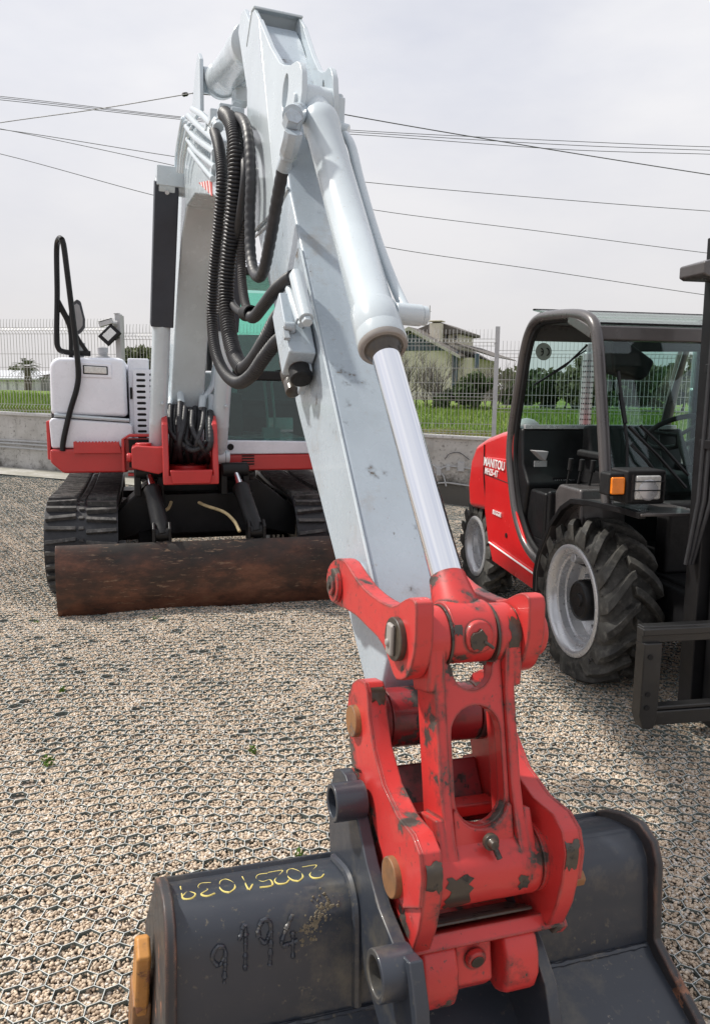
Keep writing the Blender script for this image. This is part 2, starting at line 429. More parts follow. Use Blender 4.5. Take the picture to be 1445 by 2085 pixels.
P0_ = np.stack([Sg[:, 0]*cos(HR)-Sg[:, 1]*sin(HR), Sg[:, 0]*sin(HR)+Sg[:, 1]*cos(HR)], 1); P1_ = np.stack([Sg[:, 2]*cos(HR)-Sg[:, 3]*sin(HR), Sg[:, 2]*sin(HR)+Sg[:, 3]*cos(HR)], 1)
def jit(p): return np.stack([p[:, 0]+.0022*np.sin(p[:, 0]*91+p[:, 1]*57), p[:, 1]+.0022*np.sin(p[:, 0]*63-p[:, 1]*83)], 1)
P0_, P1_ = jit(P0_), jit(P1_); dv = P1_-P0_; nn = np.stack([-dv[:, 1], dv[:, 0]], 1)/np.linalg.norm(dv, axis=1)[:, None]*.0011
def zt_at(p): return gzv(p[:, 0], p[:, 1])+hz(p[:, 0], p[:, 1])+.0068-.0036*np.clip((p[:, 1]-3)/5, 0, 1)+.0018*np.sin(p[:, 0]*17+2)*np.sin(p[:, 1]*13)
def v3(p, z): return np.concatenate([p, z[:, None]], 1)
za, zb_ = zt_at(P0_), zt_at(P1_); m = len(Sg)
Vg = np.stack([v3(P0_-nn, za-.03), v3(P1_-nn, zb_-.03), v3(P1_-nn, zb_), v3(P0_-nn, za), v3(P0_+nn, za), v3(P1_+nn, zb_), v3(P1_+nn, zb_-.03), v3(P0_+nn, za-.03)], 1).reshape(-1, 3)
b_ = (np.arange(m)*8)[:, None]; Qg = np.concatenate([b_+np.array([[0, 1, 2, 3]]), b_+np.array([[3, 2, 5, 4]]), b_+np.array([[4, 5, 6, 7]])])
hg = raw('honeycomb_grid', Vg, Qg, grid_mat()); hg.data.materials.append(plain('grid_plastic_shaded', (.13, .155, .145), .6)); hg.data.polygons.foreach_set('material_index', np.concatenate([np.ones(m, np.int32), np.zeros(m, np.int32), np.ones(m, np.int32)])); tag(hg, 'grey green plastic honeycomb grid holding the gravel of the yard', 'gravel grid', None, 'stuff')  # wall sides get a darker colour to look shaded
# pebbles: scattered instances
def pebble_mat():
    t = NT('pebbles'); oi = t.n('ShaderNodeObjectInfo')
    c = t.ramp(oi.outputs['Random'], (.0, (.28, .21, .15)), (.2, (.50, .395, .29)), (.42, (.64, .51, .385)), (.6, (.47, .38, .285)), (.78, (.71, .60, .475)), (.9, (.50, .47, .43)), (1., (.82, .77, .70)))
    c = t.mix(t.math('MULTIPLY', t.step(t.noise(90, 3), .5, .7), .3), c, (.42, .33, .27))
    return t.done(t.bsdf(c, .7, 0, None, .35))
pm = pebble_mat()
def cell_hash(p):
    x = p[:, 0]*cos(HR)+p[:, 1]*sin(HR); y = -p[:, 0]*sin(HR)+p[:, 1]*cos(HR)-.7
    j = np.round(y/ry).astype(int); i = np.round((x-(j % 2)*px_/2)/px_).astype(int)
    return np.mod(np.sin(i*12.9898+j*78.233)*43758.5453, 1)
def empty_cell(p):
    return (cell_hash(p) < .035*np.clip(np.sin(p[:, 0]*1.3+.6)*np.sin(p[:, 1]*.9+1)+.35, 0, 1))*1.
def low_cell(p): return np.mod(cell_hash(p)*7.31, 1)**4
pts = []
for y0, y1, dens in ((.9, 3.2, 18500), (3.2, 5.5, 13500), (5.5, 8.5, 6500), (8.5, 12.0, 3600)):
    w = .56*y1+1.0; n = int(dens*2*w*(y1-y0)); p = RNG.random((n, 2))*[2*w, y1-y0]+[-w, y0]; p = p[np.abs(p[:, 0]) < .54*p[:, 1]+.8]
    z = gzv(p[:, 0], p[:, 1])+hz(p[:, 0], p[:, 1])-.0048+.0012*np.clip((2.8-p[:, 1])/.8, 0, 1)+RNG.random(len(p))*.0066+.0015*np.sin(p[:, 0]*7)*np.sin(p[:, 1]*6)-.022*empty_cell(p)-.006*low_cell(p)
    pts.append(np.concatenate([p, z[:, None]], 1))
pts = np.concatenate(pts)
me = bpy.data.meshes.new('pebbles'); me.vertices.add(len(pts)); me.vertices.foreach_set('co', pts.astype(np.float32).ravel()); me.update()
po = bpy.data.objects.new('pebbles', me); SC.collection.objects.link(po); tag(po, 'beige and pink pebbles filling the honeycomb cells across the yard', 'gravel', None, 'stuff')
stm = bpy.data.meshes.new('pebble'); bm = bmesh.new(); bmesh.ops.create_icosphere(bm, subdivisions=1, radius=1)
rr = random.Random(1)
for v in bm.verts: v.co = Vector((v.co.x*1.15, v.co.y*.80, v.co.z*.60))*(1+rr.uniform(-.2, .2))
bmesh.ops.subdivide_edges(bm, edges=bm.edges[:], cuts=0)
for f in bm.faces: f.smooth = True
bm.to_mesh(stm); bm.free(); stm.materials.append(pm)
ng = bpy.data.node_groups.new('scatter', 'GeometryNodeTree')
ng.interface.new_socket('Geometry', in_out='INPUT', socket_type='NodeSocketGeometry'); ng.interface.new_socket('Geometry', in_out='OUTPUT', socket_type='NodeSocketGeometry')
gi = ng.nodes.new('NodeGroupInput'); go = ng.nodes.new('NodeGroupOutput'); ip = ng.nodes.new('GeometryNodeInstanceOnPoints'); m2p = ng.nodes.new('GeometryNodeMeshToPoints')
sto = bpy.data.objects.new('pebble_source', stm)
oi = ng.nodes.new('GeometryNodeObjectInfo'); oi.inputs['Object'].default_value = sto; oi.inputs['As Instance'].default_value = True
rv = ng.nodes.new('FunctionNodeRandomValue'); rv.data_type = 'FLOAT_VECTOR'; rv.inputs[0].default_value = (-.5, -.5, 0); rv.inputs[1].default_value = (.5, .5, 6.28)
rs = ng.nodes.new('FunctionNodeRandomValue'); rs.data_type = 'FLOAT'; rs.inputs[2].default_value = .0032; rs.inputs[3].default_value = .0080; rs.inputs['Seed'].default_value = 5
for a, b in ((gi.outputs[0], m2p.inputs[0]), (m2p.outputs[0], ip.inputs['Points']), (oi.outputs['Geometry'], ip.inputs['Instance']), (rv.outputs[0], ip.inputs['Rotation']), (rs.outputs[1], ip.inputs['Scale']), (ip.outputs[0], go.inputs[0])): ng.links.new(a, b)
md = po.modifiers.new('scatter', 'NODES'); md.node_group = ng
# ---- field, apron, wall and fence -----------------------------------------------------------
FA = Vector((-5.9, 13.15, 0)); FB = Vector((2.03, 11.65, 0)); FYAW = math.degrees(atan2(FB.y-FA.y, FB.x-FA.x))
WF = Frame((FB.x, FB.y, 0), FYAW)                              # x along the fence to the right, y away
def wtop(x): return .82-.030*max(-30, min(12, x))
def field_mat():
    t = NT('field_grass'); c = t.ramp(t.noise(1.4, 8, .7), (.30, (.045, .085, .014)), (.48, (.12, .20, .028)), (.62, (.21, .23, .07)), (.76, (.25, .21, .10)))
    c = t.mix(t.step(t.noise(.35, 4), .5, .65), c, (.085, .15, .025))
    return t.done(t.bsdf(c, .9, 0, t.bump(t.noise(30, 4), .6, .05), .2))
V = []; us = [-400, -120, -60, -30, -18, -12, -8, -4, 0, 4, 8, 12, 20, 60, 200]; vs_ = [.05, 1, 2, 4, 8, 14, 24, 40, 80, 200, 600, 2500]
for v in vs_:
    for u in us: p = WF.w(u, v, 0); V.append((p.x, p.y, (wtop(u)-.05)*max(.0, 1-v/60)+.75*min(1, v/60)+(0 if v < 100 else 0)))
nu = len(us); Q = [(r*nu+c, r*nu+c+1, (r+1)*nu+c+1, (r+1)*nu+c) for r in range(len(vs_)-1) for c in range(nu-1)]
fo = raw('field', V, Q, field_mat(), smooth=True); tag(fo, kind='structure')
def conc(name, c0, c1, stain):
    t = NT(name); c = t.mix(t.step(t.noise(3, 7, .7), .3, .7), c0, c1); c = t.mix(t.step(t.noise(22, 4), .56, .7), c, tuple(x*.6 for x in c0))
    sep = t.n('ShaderNodeSeparateXYZ'); t.l(t.co, sep.inputs[0])
    hgt = t.math('ADD', t.step(sep.outputs[2], .0, .62, .34, -.14), t.noise(2.6, 7, .72))
    c = t.mix(t.step(hgt, .58, .76), c, stain); c = t.mix(t.math('MULTIPLY', t.step(t.noise(1.5, 6, .7, (8, 8, .6)), .55, .75), .5), c, tuple(x*.45 for x in c0))
    return t.done(t.bsdf(c, .9, 0, t.bump(t.noise(40, 5), .35, .01), .2))
wm = conc('weathered_concrete', (.40, .385, .36), (.56, .55, .53), (.11, .105, .095))
wl = thing('boundary_wall', WF.w(-4, 0, 0), 'low weathered concrete wall with dark mould stains below the wire fence', 'wall')
mb = MB(WF)
for k in range(-6, 4):
    x0, x1 = k*2.95, (k+1)*2.95
    z0 = min(gz(*WF.w(x, 0, 0).xy) for x in (x0, x1))
    pr = [(x0, z0-.25), (x1, z0-.25), (x1, wtop(x1)), (x0, wtop(x0))]
    mb.prism(pr, .0, .16, 'y')
o = mb.build('wall_panel', wm, wl, 0)
mb = MB(WF); mb.prism([(-18, wtop(-18)+.002), (9, wtop(9)+.002), (9, wtop(9)+.05), (-18, wtop(-18)+.05)], -.035, .20, 'y'); mb.build('coping', conc('coping_concrete', (.50, .49, .47), (.62, .61, .60), (.3, .29, .27)), wl, .012)
for k in range(3):                                            # thin pipes along the wall
    mb = MB(WF); dz = (-.42, -.47, -.53)[k]
    mb.sweep([(x, -.025-.01*k, wtop(x)+dz+.006*sin(x*2.3+k)) for x in np.linspace(-18, -2.2, 40)], .014, 6); mb.build('conduit', M['post'], wl, 0)
mb = MB(WF)
for px, py, w, h in ((938, 950, .10, .14), (912, 952, .06, .09), (893, 960, .07, .12)):
    a = WF.ony(px, py, 0); mb.box(a[0]-w/2, a[0]+w/2, -.05, 0, a[1]-h/2, a[1]+h/2)
mb.build('junction_box', M['post'], wl, .006)
mb = MB(WF)
for P in ([(880, 946), (893, 955), (905, 951), (925, 950), (960, 955)], [(885, 985), (910, 983), (960, 990)], [(880, 962), (900, 966), (908, 990)]): mb.tube([(*WF.ony(x, y, -.02)[:1], -.02, WF.ony(x, y, -.02)[1]) for x, y in P], .012, 6)
mb.build('conduit', M['post'], wl, 0)
mb = MB(WF)
for P in ([(905, 935), (915, 924), (935, 922), (955, 936)], ): mb.tube([(WF.ony(x, y, -.02)[0], -.02, WF.ony(x, y, -.02)[1]) for x, y in P], .006, 6)
mb.build('cable', M['wire'], wl, 0)
ap = []
for u in np.linspace(-18, -3.5, 18):
    for v in (-.85, -.02):
        p = WF.w(u, v+(.25*sin(u*1.1) if v < -1 else 0), 0); ap.append((p.x, p.y, gz(p.x, p.y)+.016+(.006 if v > -.5 else 0)))
ao = raw('apron', ap, [(2*i, 2*i+2, 2*i+3, 2*i+1) for i in range(17)], conc('apron_concrete', (.38, .37, .35), (.46, .45, .42), (.30, .29, .25))); tag(ao, kind='structure')
# wire mesh fence panels
PW = 2.95
def panel_mb(w, h):
    V, Q = [], []
    def rod(P, r):
        n0 = len(V)
        for i, p in enumerate(P):
            for dx, dy in ((-r, -r), (r, -r), (r, r), (-r, r)):
                V.append((p[0]+(dx if P[0][0] == P[-1][0] else 0), p[1]+dy, p[2]+(dx if P[0][0] != P[-1][0] else 0)))
            if i:
                for k in range(4): a = n0+(i-1)*4; Q.append((a+k, a+(k+1) % 4, a+4+(k+1) % 4, a+4+k))
    folds = (.10, h*.36+.0, h-.22, )
    zs = [0, ]
    prof = [(0, 0), (.04, 0)]
    for z in (.08, h*.34, h-.24):
        prof += [(z, 0), (z+.05, -.045), (z+.10, 0)]
    prof += [(h-.06, 0), (h, .018)]
    n = int(w/.055)
    for i in range(n+1):
        x = -w/2+w*i/n; rod([(x, y, z) for z, y in prof], .0030)
    for z in (.04, .08, .18, h*.34, h*.34+.05, h*.34+.10, h*.5, h*.64, h-.24, h-.19, h-.14): 
        y = -.045 if abs(z-h*.34-.05) < .001 or abs(z-h+.19) < .001 else 0
        rod([(-w/2, y-.004, z), (w/2, y-.004, z)], .0036)
    return V, Q
ph = 1.56
V, Q = panel_mb(PW-.06, ph)
pan = {-3: (-110, 640), -2: (100, 646), -1: (400, 668), 0: None}
fz = []
first = None
for k in range(-6, 3):
    xm = (k+.5)*PW; base = wtop(xm)+.02
    if k >= 0: base -= .075
    if first is None:
        fo_ = thing('fence', WF.w(-4, .08, .8), 'galvanised wire mesh fence on grey posts standing on the concrete wall', 'fence')
        p = raw('mesh_panel', V, Q, M['galv'], parent=fo_); first = p
    else: p = first.copy(); SC.collection.objects.link(p)
    p.parent = fo_
    p.matrix_local = Matrix.Translation(-Vector(fo_.location)) @ Matrix.Translation(WF.w(xm, .08, base)) @ Matrix.Rotation(radians(FYAW), 4, 'Z')
for k in range(-6, 4):
    x = k*PW; zt = wtop(x-PW/2)+ph+.06
    mb = MB(WF); mb.box(x-.033, x+.033, .05, .11, wtop(x)-.0, zt); mb.cyl((x-.045, .04, zt-.25), (x-.033, .04, zt-.25), .012, n=8); mb.build('fence_post', M['post'], fo_, .004)
# lamp post with flood light and camera (behind the engine hood)
def PO(px, py, y): a = WF.ony(px, py, y); return Vector((a[0], y, a[1]))
mb = MB(WF); b = PO(243, 690, -.10); t_ = PO(240, 640, -.10); mb.box(b.x-.045, b.x+.045, -.14, -.05, wtop(b.x), t_.z); mb.box(b.x-.055, b.x+.015, -.15, -.06, t_.z, t_.z+.02)
lpo = mb.build('lamp_post', M['post'], None, .006, loc=WF.w(b.x, -.1, wtop(b.x))); tag(lpo, 'square grey post carrying the flood light and camera beside the engine hood', 'post')
c = PO(224, 682, -.28); tl_ = thing('flood_light', WF.w(*c), 'black framed flood light tilted on the grey post by the excavator', 'flood light')
ux = Vector((.72, 0, -.62)); uy = Vector((.55, .35, .72)).normalized(); un = ux.cross(uy).normalized(); uy = un.cross(ux)
mb = MB(WF); mb.obox(c, ux*.115, uy*.15, un*.03); mb.build('lamp_body', M['black_matte'], tl_, .008)
sgn = -1 if un.y > 0 else 1
mb = MB(WF); mb.obox(c+un*.031*sgn, ux*.068, uy*.095, un*.004); mb.build('lamp_glass', M['lens'], tl_, .002)
mb = MB(WF); mb.bar(c+ux*.12, Vector((b.x, -.10, c.z-.02)), .03, .02); mb.bar(c-un*.03*sgn, Vector((b.x, -.10, c.z)), .04, .03); mb.build('lamp_bracket', M['black'], tl_, .003)
c = PO(217, 658, -.25); ct = thing('security_camera', WF.w(*c), 'small pale security camera fixed high on the grey post', 'camera')
mb = MB(WF); mb.bar(c+Vector((-.10, -.02, -.03)), c+Vector((.10, .0, .03)), .075, .07); mb.bar(c+Vector((-.12, -.02, .015)), c+Vector((.09, .0, .075)), .09, .008); mb.build('camera_housing', M['post'], ct, .01)
mb = MB(WF); mb.cyl(c+Vector((.08, .0, .0)), Vector((b.x, -.10, c.z)), .02, n=10); mb.cyl(Vector((b.x-.06, -.14, c.z)), Vector((b.x, -.12, c.z)), .05, n=12); mb.build('camera_arm', M['post'], ct, .003)
# ---- plants -----------------------------------------------------------------------------------
def leafmat(name, c0, c1):
    t = NT(name); c = t.mix(t.step(t.noise(1.6, 5), .35, .65), c0, c1)
    b = t.bsdf(c, .7, 0, None, .25); tl = t.n('ShaderNodeBsdfTranslucent'); t.l(c, tl.inputs[0]); m = t.n('ShaderNodeMixShader'); m.inputs[0].default_value = .25
    t.l(b.outputs[0], m.inputs[1]); t.l(tl.outputs[0], m.inputs[2]); t.l(m.outputs[0], t.out.inputs[0]); return t.m
LM = {'dark': leafmat('dark_foliage', (.040, .068, .026), (.085, .12, .045)), 'olive': leafmat('olive_foliage', (.085, .105, .05), (.15, .16, .085)), 'palm': leafmat('palm_foliage', (.06, .075, .04), (.12, .13, .07)), 'grass': leafmat('grass_blades', (.08, .16, .018), (.20, .28, .05)), 'straw': leafmat('dry_grass', (.20, .17, .07), (.28, .24, .11)), 'weed': leafmat('weed_leaves', (.05, .11, .015), (.12, .20, .03))}
BARK = plain('bark', (.11, .09, .07), .9, 0, .3, 4, .4); TWIG = plain('bare_twigs', (.13, .115, .10), .9, 0, .25, 3)
def leaves(rng, C, R, n, s):                                  # n leaf quads in lumpy ellipsoid clumps (C centres, R radii)
    C = np.asarray(C, float); R = np.asarray(R, float); k = rng.integers(0, len(C), n); d = rng.normal(size=(n, 3)); d /= np.linalg.norm(d, axis=1)[:, None]
    p = C[k]+d*R[k][:, None]*(rng.random((n, 1))**.45)*[1, 1, .85]
    a = rng.normal(size=(n, 3)); a /= np.linalg.norm(a, axis=1)[:, None]; b = np.cross(a, rng.normal(size=(n, 3))); b /= np.linalg.norm(b, axis=1)[:, None]
    sz = s*(.6+.8*rng.random((n, 1))); q = np.stack([p-a*sz, p-b*sz*.5, p+a*sz, p+b*sz*.5], 1).reshape(-1, 3)
    return q, np.arange(n*4).reshape(-1, 4)
def tree(name, base, h, w, mat, seed, label, cat='tree', group=None, dens=2600, ls=.14, nc=26):
    rng = np.random.default_rng(seed); b = Vector(base); r = thing(name, b, label, cat, group)
    mb = MB(); tr = [b, b+Vector((.1, 0, h*.25)), b+Vector((-.05, .1, h*.55)), b+Vector((.05, 0, h*.8))]; mb.sweep(crom(tr, 4), list(np.linspace(h*.035, h*.008, 13)), 8)
    C, R = [], []
    for i in range(nc):
        u = rng.random(); zz = h*(.18+.74*u); rad = w/2*sqrt(max(.05, 1-((u-.4)/.65)**2))*(.4+.6*rng.random()); a = rng.random()*2*pi
        C.append((b.x+rad*cos(a)*.8, b.y+rad*sin(a)*.8, b.z+zz)); R.append(w*(.10+.08*rng.random()))
        if i % 3 == 0: mb.sweep([b+Vector((0, 0, h*(.2+.4*u))), Vector(C[-1])], [h*.012, h*.004], 5)
    mb.build('trunk', BARK, r, 0)
    q, f = leaves(rng, C, R, dens, ls); raw('crown', q, f, LM[mat], loc=b, parent=r)
    return r
def fz_at(p): return .75+.0*p
def bare(base, h, w, seed, label, group):
    rr = random.Random(seed); b = Vector(base); r = thing('bare_shrub', b, label, 'shrub', group); mb = MB()
    def br(p, d, L, rad, dep):
        pts = [p]; q = p
        for i in range(4): d = (d+Vector((rr.uniform(-.3, .3), rr.uniform(-.3, .3), rr.uniform(-.1, .25)))).normalized(); q = q+d*L/4; pts.append(q)
        mb.sweep(pts, [rad, rad*.85, rad*.7, rad*.55, rad*.4], 4, False)
        if dep:
            for k in range(4 if dep > 1 else 5): br(pts[rr.randint(1, 4)], (d+Vector((rr.uniform(-1, 1), rr.uniform(-.8, .8), rr.uniform(-.3, .7)))).normalized(), L*rr.uniform(.5, .75), rad*.5, dep-1)
    for k in range(6): br(b+Vector((rr.uniform(-w/3, w/3), rr.uniform(-.6, .6), 0)), Vector((rr.uniform(-.5, .5), rr.uniform(-.3, .3), 1)).normalized(), h*.5, .04, 3)
    mb.build('branches', TWIG, r, 0); return r
def at(px, Z, z): p = W(px, 800, Z); return Vector((p.x, p.y, z))
for i, (px, Z, h, w) in enumerate(((835, 30, 2.6, 2.6), (880, 31, 2.4, 2.6), (925, 30, 2.0, 2.4), (965, 32, 2.1, 2.6), (1003, 33, 1.9, 2.4), (800, 29, 2.8, 2.6), (760, 31, 2.4, 2.4))):
    bare(at(px, Z, .72), h, w, 30+i, 'leafless tangled shrub growing in front of the cream house', 'bare shrubs in front of the house')
rg = np.random.default_rng(3)
TR = [(1100, 36, 1.75, 2.4, 'dark'), (1150, 38, 1.5, 3.0, 'olive'), (1185, 34, 2.4, 2.2, 'olive'), (1060, 42, 1.2, 2.2, 'dark'), (1270, 36, 1.8, 3.0, 'dark'), (1330, 38, 2.1, 3.4, 'olive'), (1390, 35, 2.0, 3.0, 'dark'), (1440, 33, 2.4, 3.0, 'olive'), (1225, 40, 1.7, 3.0, 'dark')]
for i, (px, Z, h, w, m) in enumerate(TR):
    tree('broadleaf_tree', at(px, Z, .70), h, w, m, 50+i, ('dark evergreen' if m == 'dark' else 'olive green')+' bushy tree in the field behind the forklift', 'tree', ('dark' if m == 'dark' else 'olive')+' trees behind the forklift', 3600, .13)
for i, (px, Z, h, w) in enumerate(((955, 29, 1.5, 1.6), (985, 30, 1.4, 1.3), (925, 31, 1.1, 1.2))):
    q, f = leaves(np.random.default_rng(80+i), [tuple(at(px, Z, .75+h*(.2+.6*rg.random()))+Vector((rg.normal()*w/4, rg.normal()*.3, 0))) for _ in range(10)], [w*.22]*10, 1500, .09); b = at(px, Z, .7)
    o = raw('dark_shrub', q, f, LM['dark'], loc=b); tag(o, 'small dark evergreen shrub among bare shrubs near the house', 'shrub', 'dark shrubs near the house')
# palm at the far left
pb = at(58, 58, .75); pr_ = thing('palm_tree', pb, 'small shaggy palm tree beside the white shed at far left', 'palm tree')
mb = MB(); mb.sweep([pb, pb+Vector((.05, 0, 1.2)), pb+Vector((0, 0, 2.1))], [.30, .26, .22], 10); mb.build('trunk', BARK, pr_, 0)
V, Q = [], []; rr = random.Random(8)
for k in range(60):
    a = rr.uniform(0, 2*pi); el = rr.uniform(-.8, 1.3); L = rr.uniform(.8, 1.25); d = Vector((cos(a)*cos(el), sin(a)*cos(el), sin(el))); p = pb+Vector((0, 0, 2.05)); sd = d.cross(Vector((0, 0, 1))).normalized()
    prev = None
    for j in range(9):
        t = j/8; q = p+d*L*t+Vector((0, 0, -.45*t*t*L)); 
        if j > 1:
            for s in (-1, 1):
                e = q+sd*s*.28*(1-.6*t)+d*.14-Vector((0, 0, .08)); n0 = len(V); V += [tuple(q), tuple(q+d*.05), tuple(e+d*.02), tuple(e)]; Q.append((n0, n0+1, n0+2, n0+3))
raw('crown', V, Q, LM['palm'], loc=pb, parent=pr_)
# grass along the fence and across the near field; weeds poking through the yard
def blades(rng, P, hgt, wid):
    n = len(P); a = rng.random(n)*2*pi; L = hgt*(.4+.9*rng.random(n)); ln = rng.normal(size=(n, 2))*.45*L[:, None]; dx = np.stack([np.cos(a), np.sin(a), np.zeros(n)], 1)*wid
    tip = P+np.concatenate([ln, L[:, None]], 1); md_ = P+np.concatenate([ln*.35, L[:, None]*.6], 1)
    return np.stack([P-dx, P+dx, md_+dx*.7, md_-dx*.7, md_-dx*.7, md_+dx*.7, tip+dx*.1, tip-dx*.1], 1).reshape(-1, 3), np.arange(n*8).reshape(-1, 4)
n = 60000; u = RNG.random(n)*26-17; v = .25+RNG.random(n)**2*22
Pg = np.stack([WF.o.x+WF.X.x*u+WF.Y.x*v, WF.o.y+WF.X.y*u+WF.Y.y*v, (.82-.03*np.clip(u, -30, 12)-.05)*np.maximum(0, 1-v/60)+.75*np.minimum(1, v/60)-.01], 1)
hf = .07+.09*np.clip(np.sin(u*1.3)*np.sin(v*.9)+.3, 0, 1)
q, f = blades(RNG, Pg, hf*1.2, .006*(1+v*.12)[:, None]); o = raw('grass', q, f, LM['grass']); tag(o, 'uneven green grass growing in the field behind the fence', 'grass', None, 'stuff')
n = 16000; u = RNG.random(n)*26-17; v = .22+RNG.random(n)*1.6
Pg = np.stack([WF.o.x+WF.X.x*u+WF.Y.x*v, WF.o.y+WF.X.y*u+WF.Y.y*v, .82-.03*np.clip(u, -30, 12)-.06], 1)
q, f = blades(RNG, Pg, .13, .006); o = raw('dry_grass', q, f, LM['straw']); tag(o, 'dry straw coloured grass along the top of the wall', 'grass', None, 'stuff')
for i, (px, py, s, n) in enumerate(((95, 1556, .030, 26), (515, 1530, .022, 16), (318, 1262, .025, 14), (610, 1745, .02, 8), (430, 1085, .05, 26), (380, 1070, .045, 20), (70, 1270, .03, 12), (130, 1410, .022, 10))):
    d = ray(px, py); p = CAM+d*(-EYE/d.z); rng = np.random.default_rng(i); q, f = leaves(rng, [(p.x+rng.normal()*.006, p.y+rng.normal()*.006, .012) for _ in range(4)], [s]*4, n*2, .010)
    o = raw('weed', q, f, LM['weed'], loc=(p.x, p.y, 0)); tag(o, 'tiny green weed sprouting between the gravel cells of the yard', 'weed', 'weeds in the gravel yard')
# ---- buildings far off ---------------------------------------------------------------------------
CREAM = conc('cream_render', (.68, .62, .52), (.74, .68, .58), (.56, .51, .43)); ROOF = plain('brown_roof_tiles', (.13, .115, .105), .8, 0, .2, 3, .2); SLATE = plain('blue_grey_cladding', (.055, .085, .125), .5, 0, .2, 3); DK = plain('window_dark', (.03, .035, .04), .2); TRIM = plain('pale_trim', (.42, .40, .36), .7)
HZ = 56.
HF = Frame((W(925, 790, HZ).x, W(925, 790, HZ).y, 0), -22)
hs = thing('house', HF.w(0, 0, .7), 'cream two storey house with blue grey gable and brown roof beyond the fence', 'house')
def HY(px, py, y=0): return HF.ony(px, py, y)
e0 = HY(815, 745); er = HY(921, 735); ap_ = HY(838, 672); ev = HY(938, 722)
xr_, xl_ = er[0], 2*ap_[0]-er[0]; ze = HY(925, 719)[1]; zr = ap_[1]
mb = MB(HF); mb.prism([(xl_, .5), (xr_, .5), (xr_, ze), (ap_[0], zr-.15), (xl_, ze)], 0, 9, 'y'); mb.build('wall', CREAM, hs, .02)
mb = MB(HF); zg = HY(880, 714)[1]; 
def gx(z, off=0): return (xr_-ap_[0])*(zr-.2-z)/(zr-.2-ze)
mb.prism([(ap_[0]-gx(zg)+.15, zg), (ap_[0]+gx(zg)-.15, zg), (ap_[0], zr-.25)], -.06, .02, 'y'); mb.build('gable_cladding', SLATE, hs, .01)
mb = MB(HF); ov = .7
sl_ = (zr-ze)/(xr_-ap_[0]) if xr_ != ap_[0] else .4
for s in (-1, 1):
    x1 = ap_[0]+s*(xr_-ap_[0]+ov); zz = ze-sl_*ov
    mb.prism([(ap_[0], zr-.02), (x1, zz), (x1, zz+.16), (ap_[0], zr+.18)], -.7, 9.5, 'y')
rf = mb.build('roof', ROOF, hs, .01)
mb = MB(HF)
for s in (-1, 1):
    x1 = ap_[0]+s*(xr_-ap_[0]+ov); zz = ze-sl_*ov; mb.prism([(ap_[0], zr-.05), (x1, zz-.03), (x1, zz+.17), (ap_[0], zr+.2)], -.76, -.7, 'y')
mb.build('bargeboard', TRIM, rf, .004)
# side storey seen at the right of the gable
u0 = HY(905, 672, 3); u1 = HY(934, 672, 3); mb = MB(HF); mb.box(u0[0]-.9, u1[0], 3, 7.5, 1, HY(934, 671, 3)[1]); mb.build('upper_storey', CREAM, hs, .02)
mb = MB(HF); a = HY(892, 655, 3); b_ = HY(945, 674, 3); mb.prism([a, b_, (b_[0], b_[1]-.18), (a[0]-2.6, a[1]-1.2), (a[0]-2.6, a[1]-1.0)], 2.4, 8.2, 'y'); mb.build('upper_roof', ROOF, hs, .01)
mb = MB(HF); a = HY(875, 658, 1.5); b_ = HY(895, 682, 1.5); mb.box(a[0], b_[0], 1.5, 2.4, b_[1]-.6, a[1]); mb.box(a[0]-.1, b_[0]+.1, 1.4, 2.5, a[1]+.12, a[1]+.2); mb.build('chimney', CREAM, hs, .02)
for px0, px1, py0, py1, y in ((906, 911, 677, 690, 3), (925, 929, 683, 692, 3), (919, 929, 722, 748, 0)):
    a = HY(px0, py0, y-.03); b_ = HY(px1, py1, y-.03); mb = MB(HF); mb.box(a[0], b_[0], y-.03, y+.02, b_[1], a[1]); mb.build('window', DK, hs, .004)
mb = MB(HF)
for px0, px1, py0, py1 in ((922, 930, 716, 790), (966, 974, 720, 750)):
    a = HY(px0, py0, -.05); b_ = HY(px1, py1, -.05); mb.box(a[0], b_[0], -.08, .0, b_[1], a[1])
mb.build('pillar', SLATE, hs, .01)
mb = MB(HF); a = HY(928, 722, 0); b_ = HY(992, 722, 0); mb.box(xr_-.4, b_[0]-1.2, .6, 8, .5, HY(960, 728, .6)[1]); mb.build('side_wing', CREAM, hs, .02)
mb = MB(HF); mb.prism([(HY(925, 697, .2)), HY(1004, 725, .2), (HY(1004, 725, .2)[0], HY(1004, 727, .2)[1]), (HY(925, 703, .2))], .2, 8.5, 'y'); mb.build('wing_roof', ROOF, hs, .01)
mb = MB(HF); a = HY(875, 622, 2); b_ = HY(875, 664, 2); mb.cyl((a[0], 2, b_[1]-.5), (a[0], 2, a[1]), .035, n=6); z = HY(875, 634, 2)[1]
mb.cyl((a[0]-.55, 2, z), (a[0]+.1, 2, z), .02, n=5)
for k in range(5): mb.cyl((a[0]-.5+k*.13, 2, z-.22), (a[0]-.5+k*.13, 2, z+.22), .012, n=5)
mb.build('antenna', M['grey'], hs, 0)
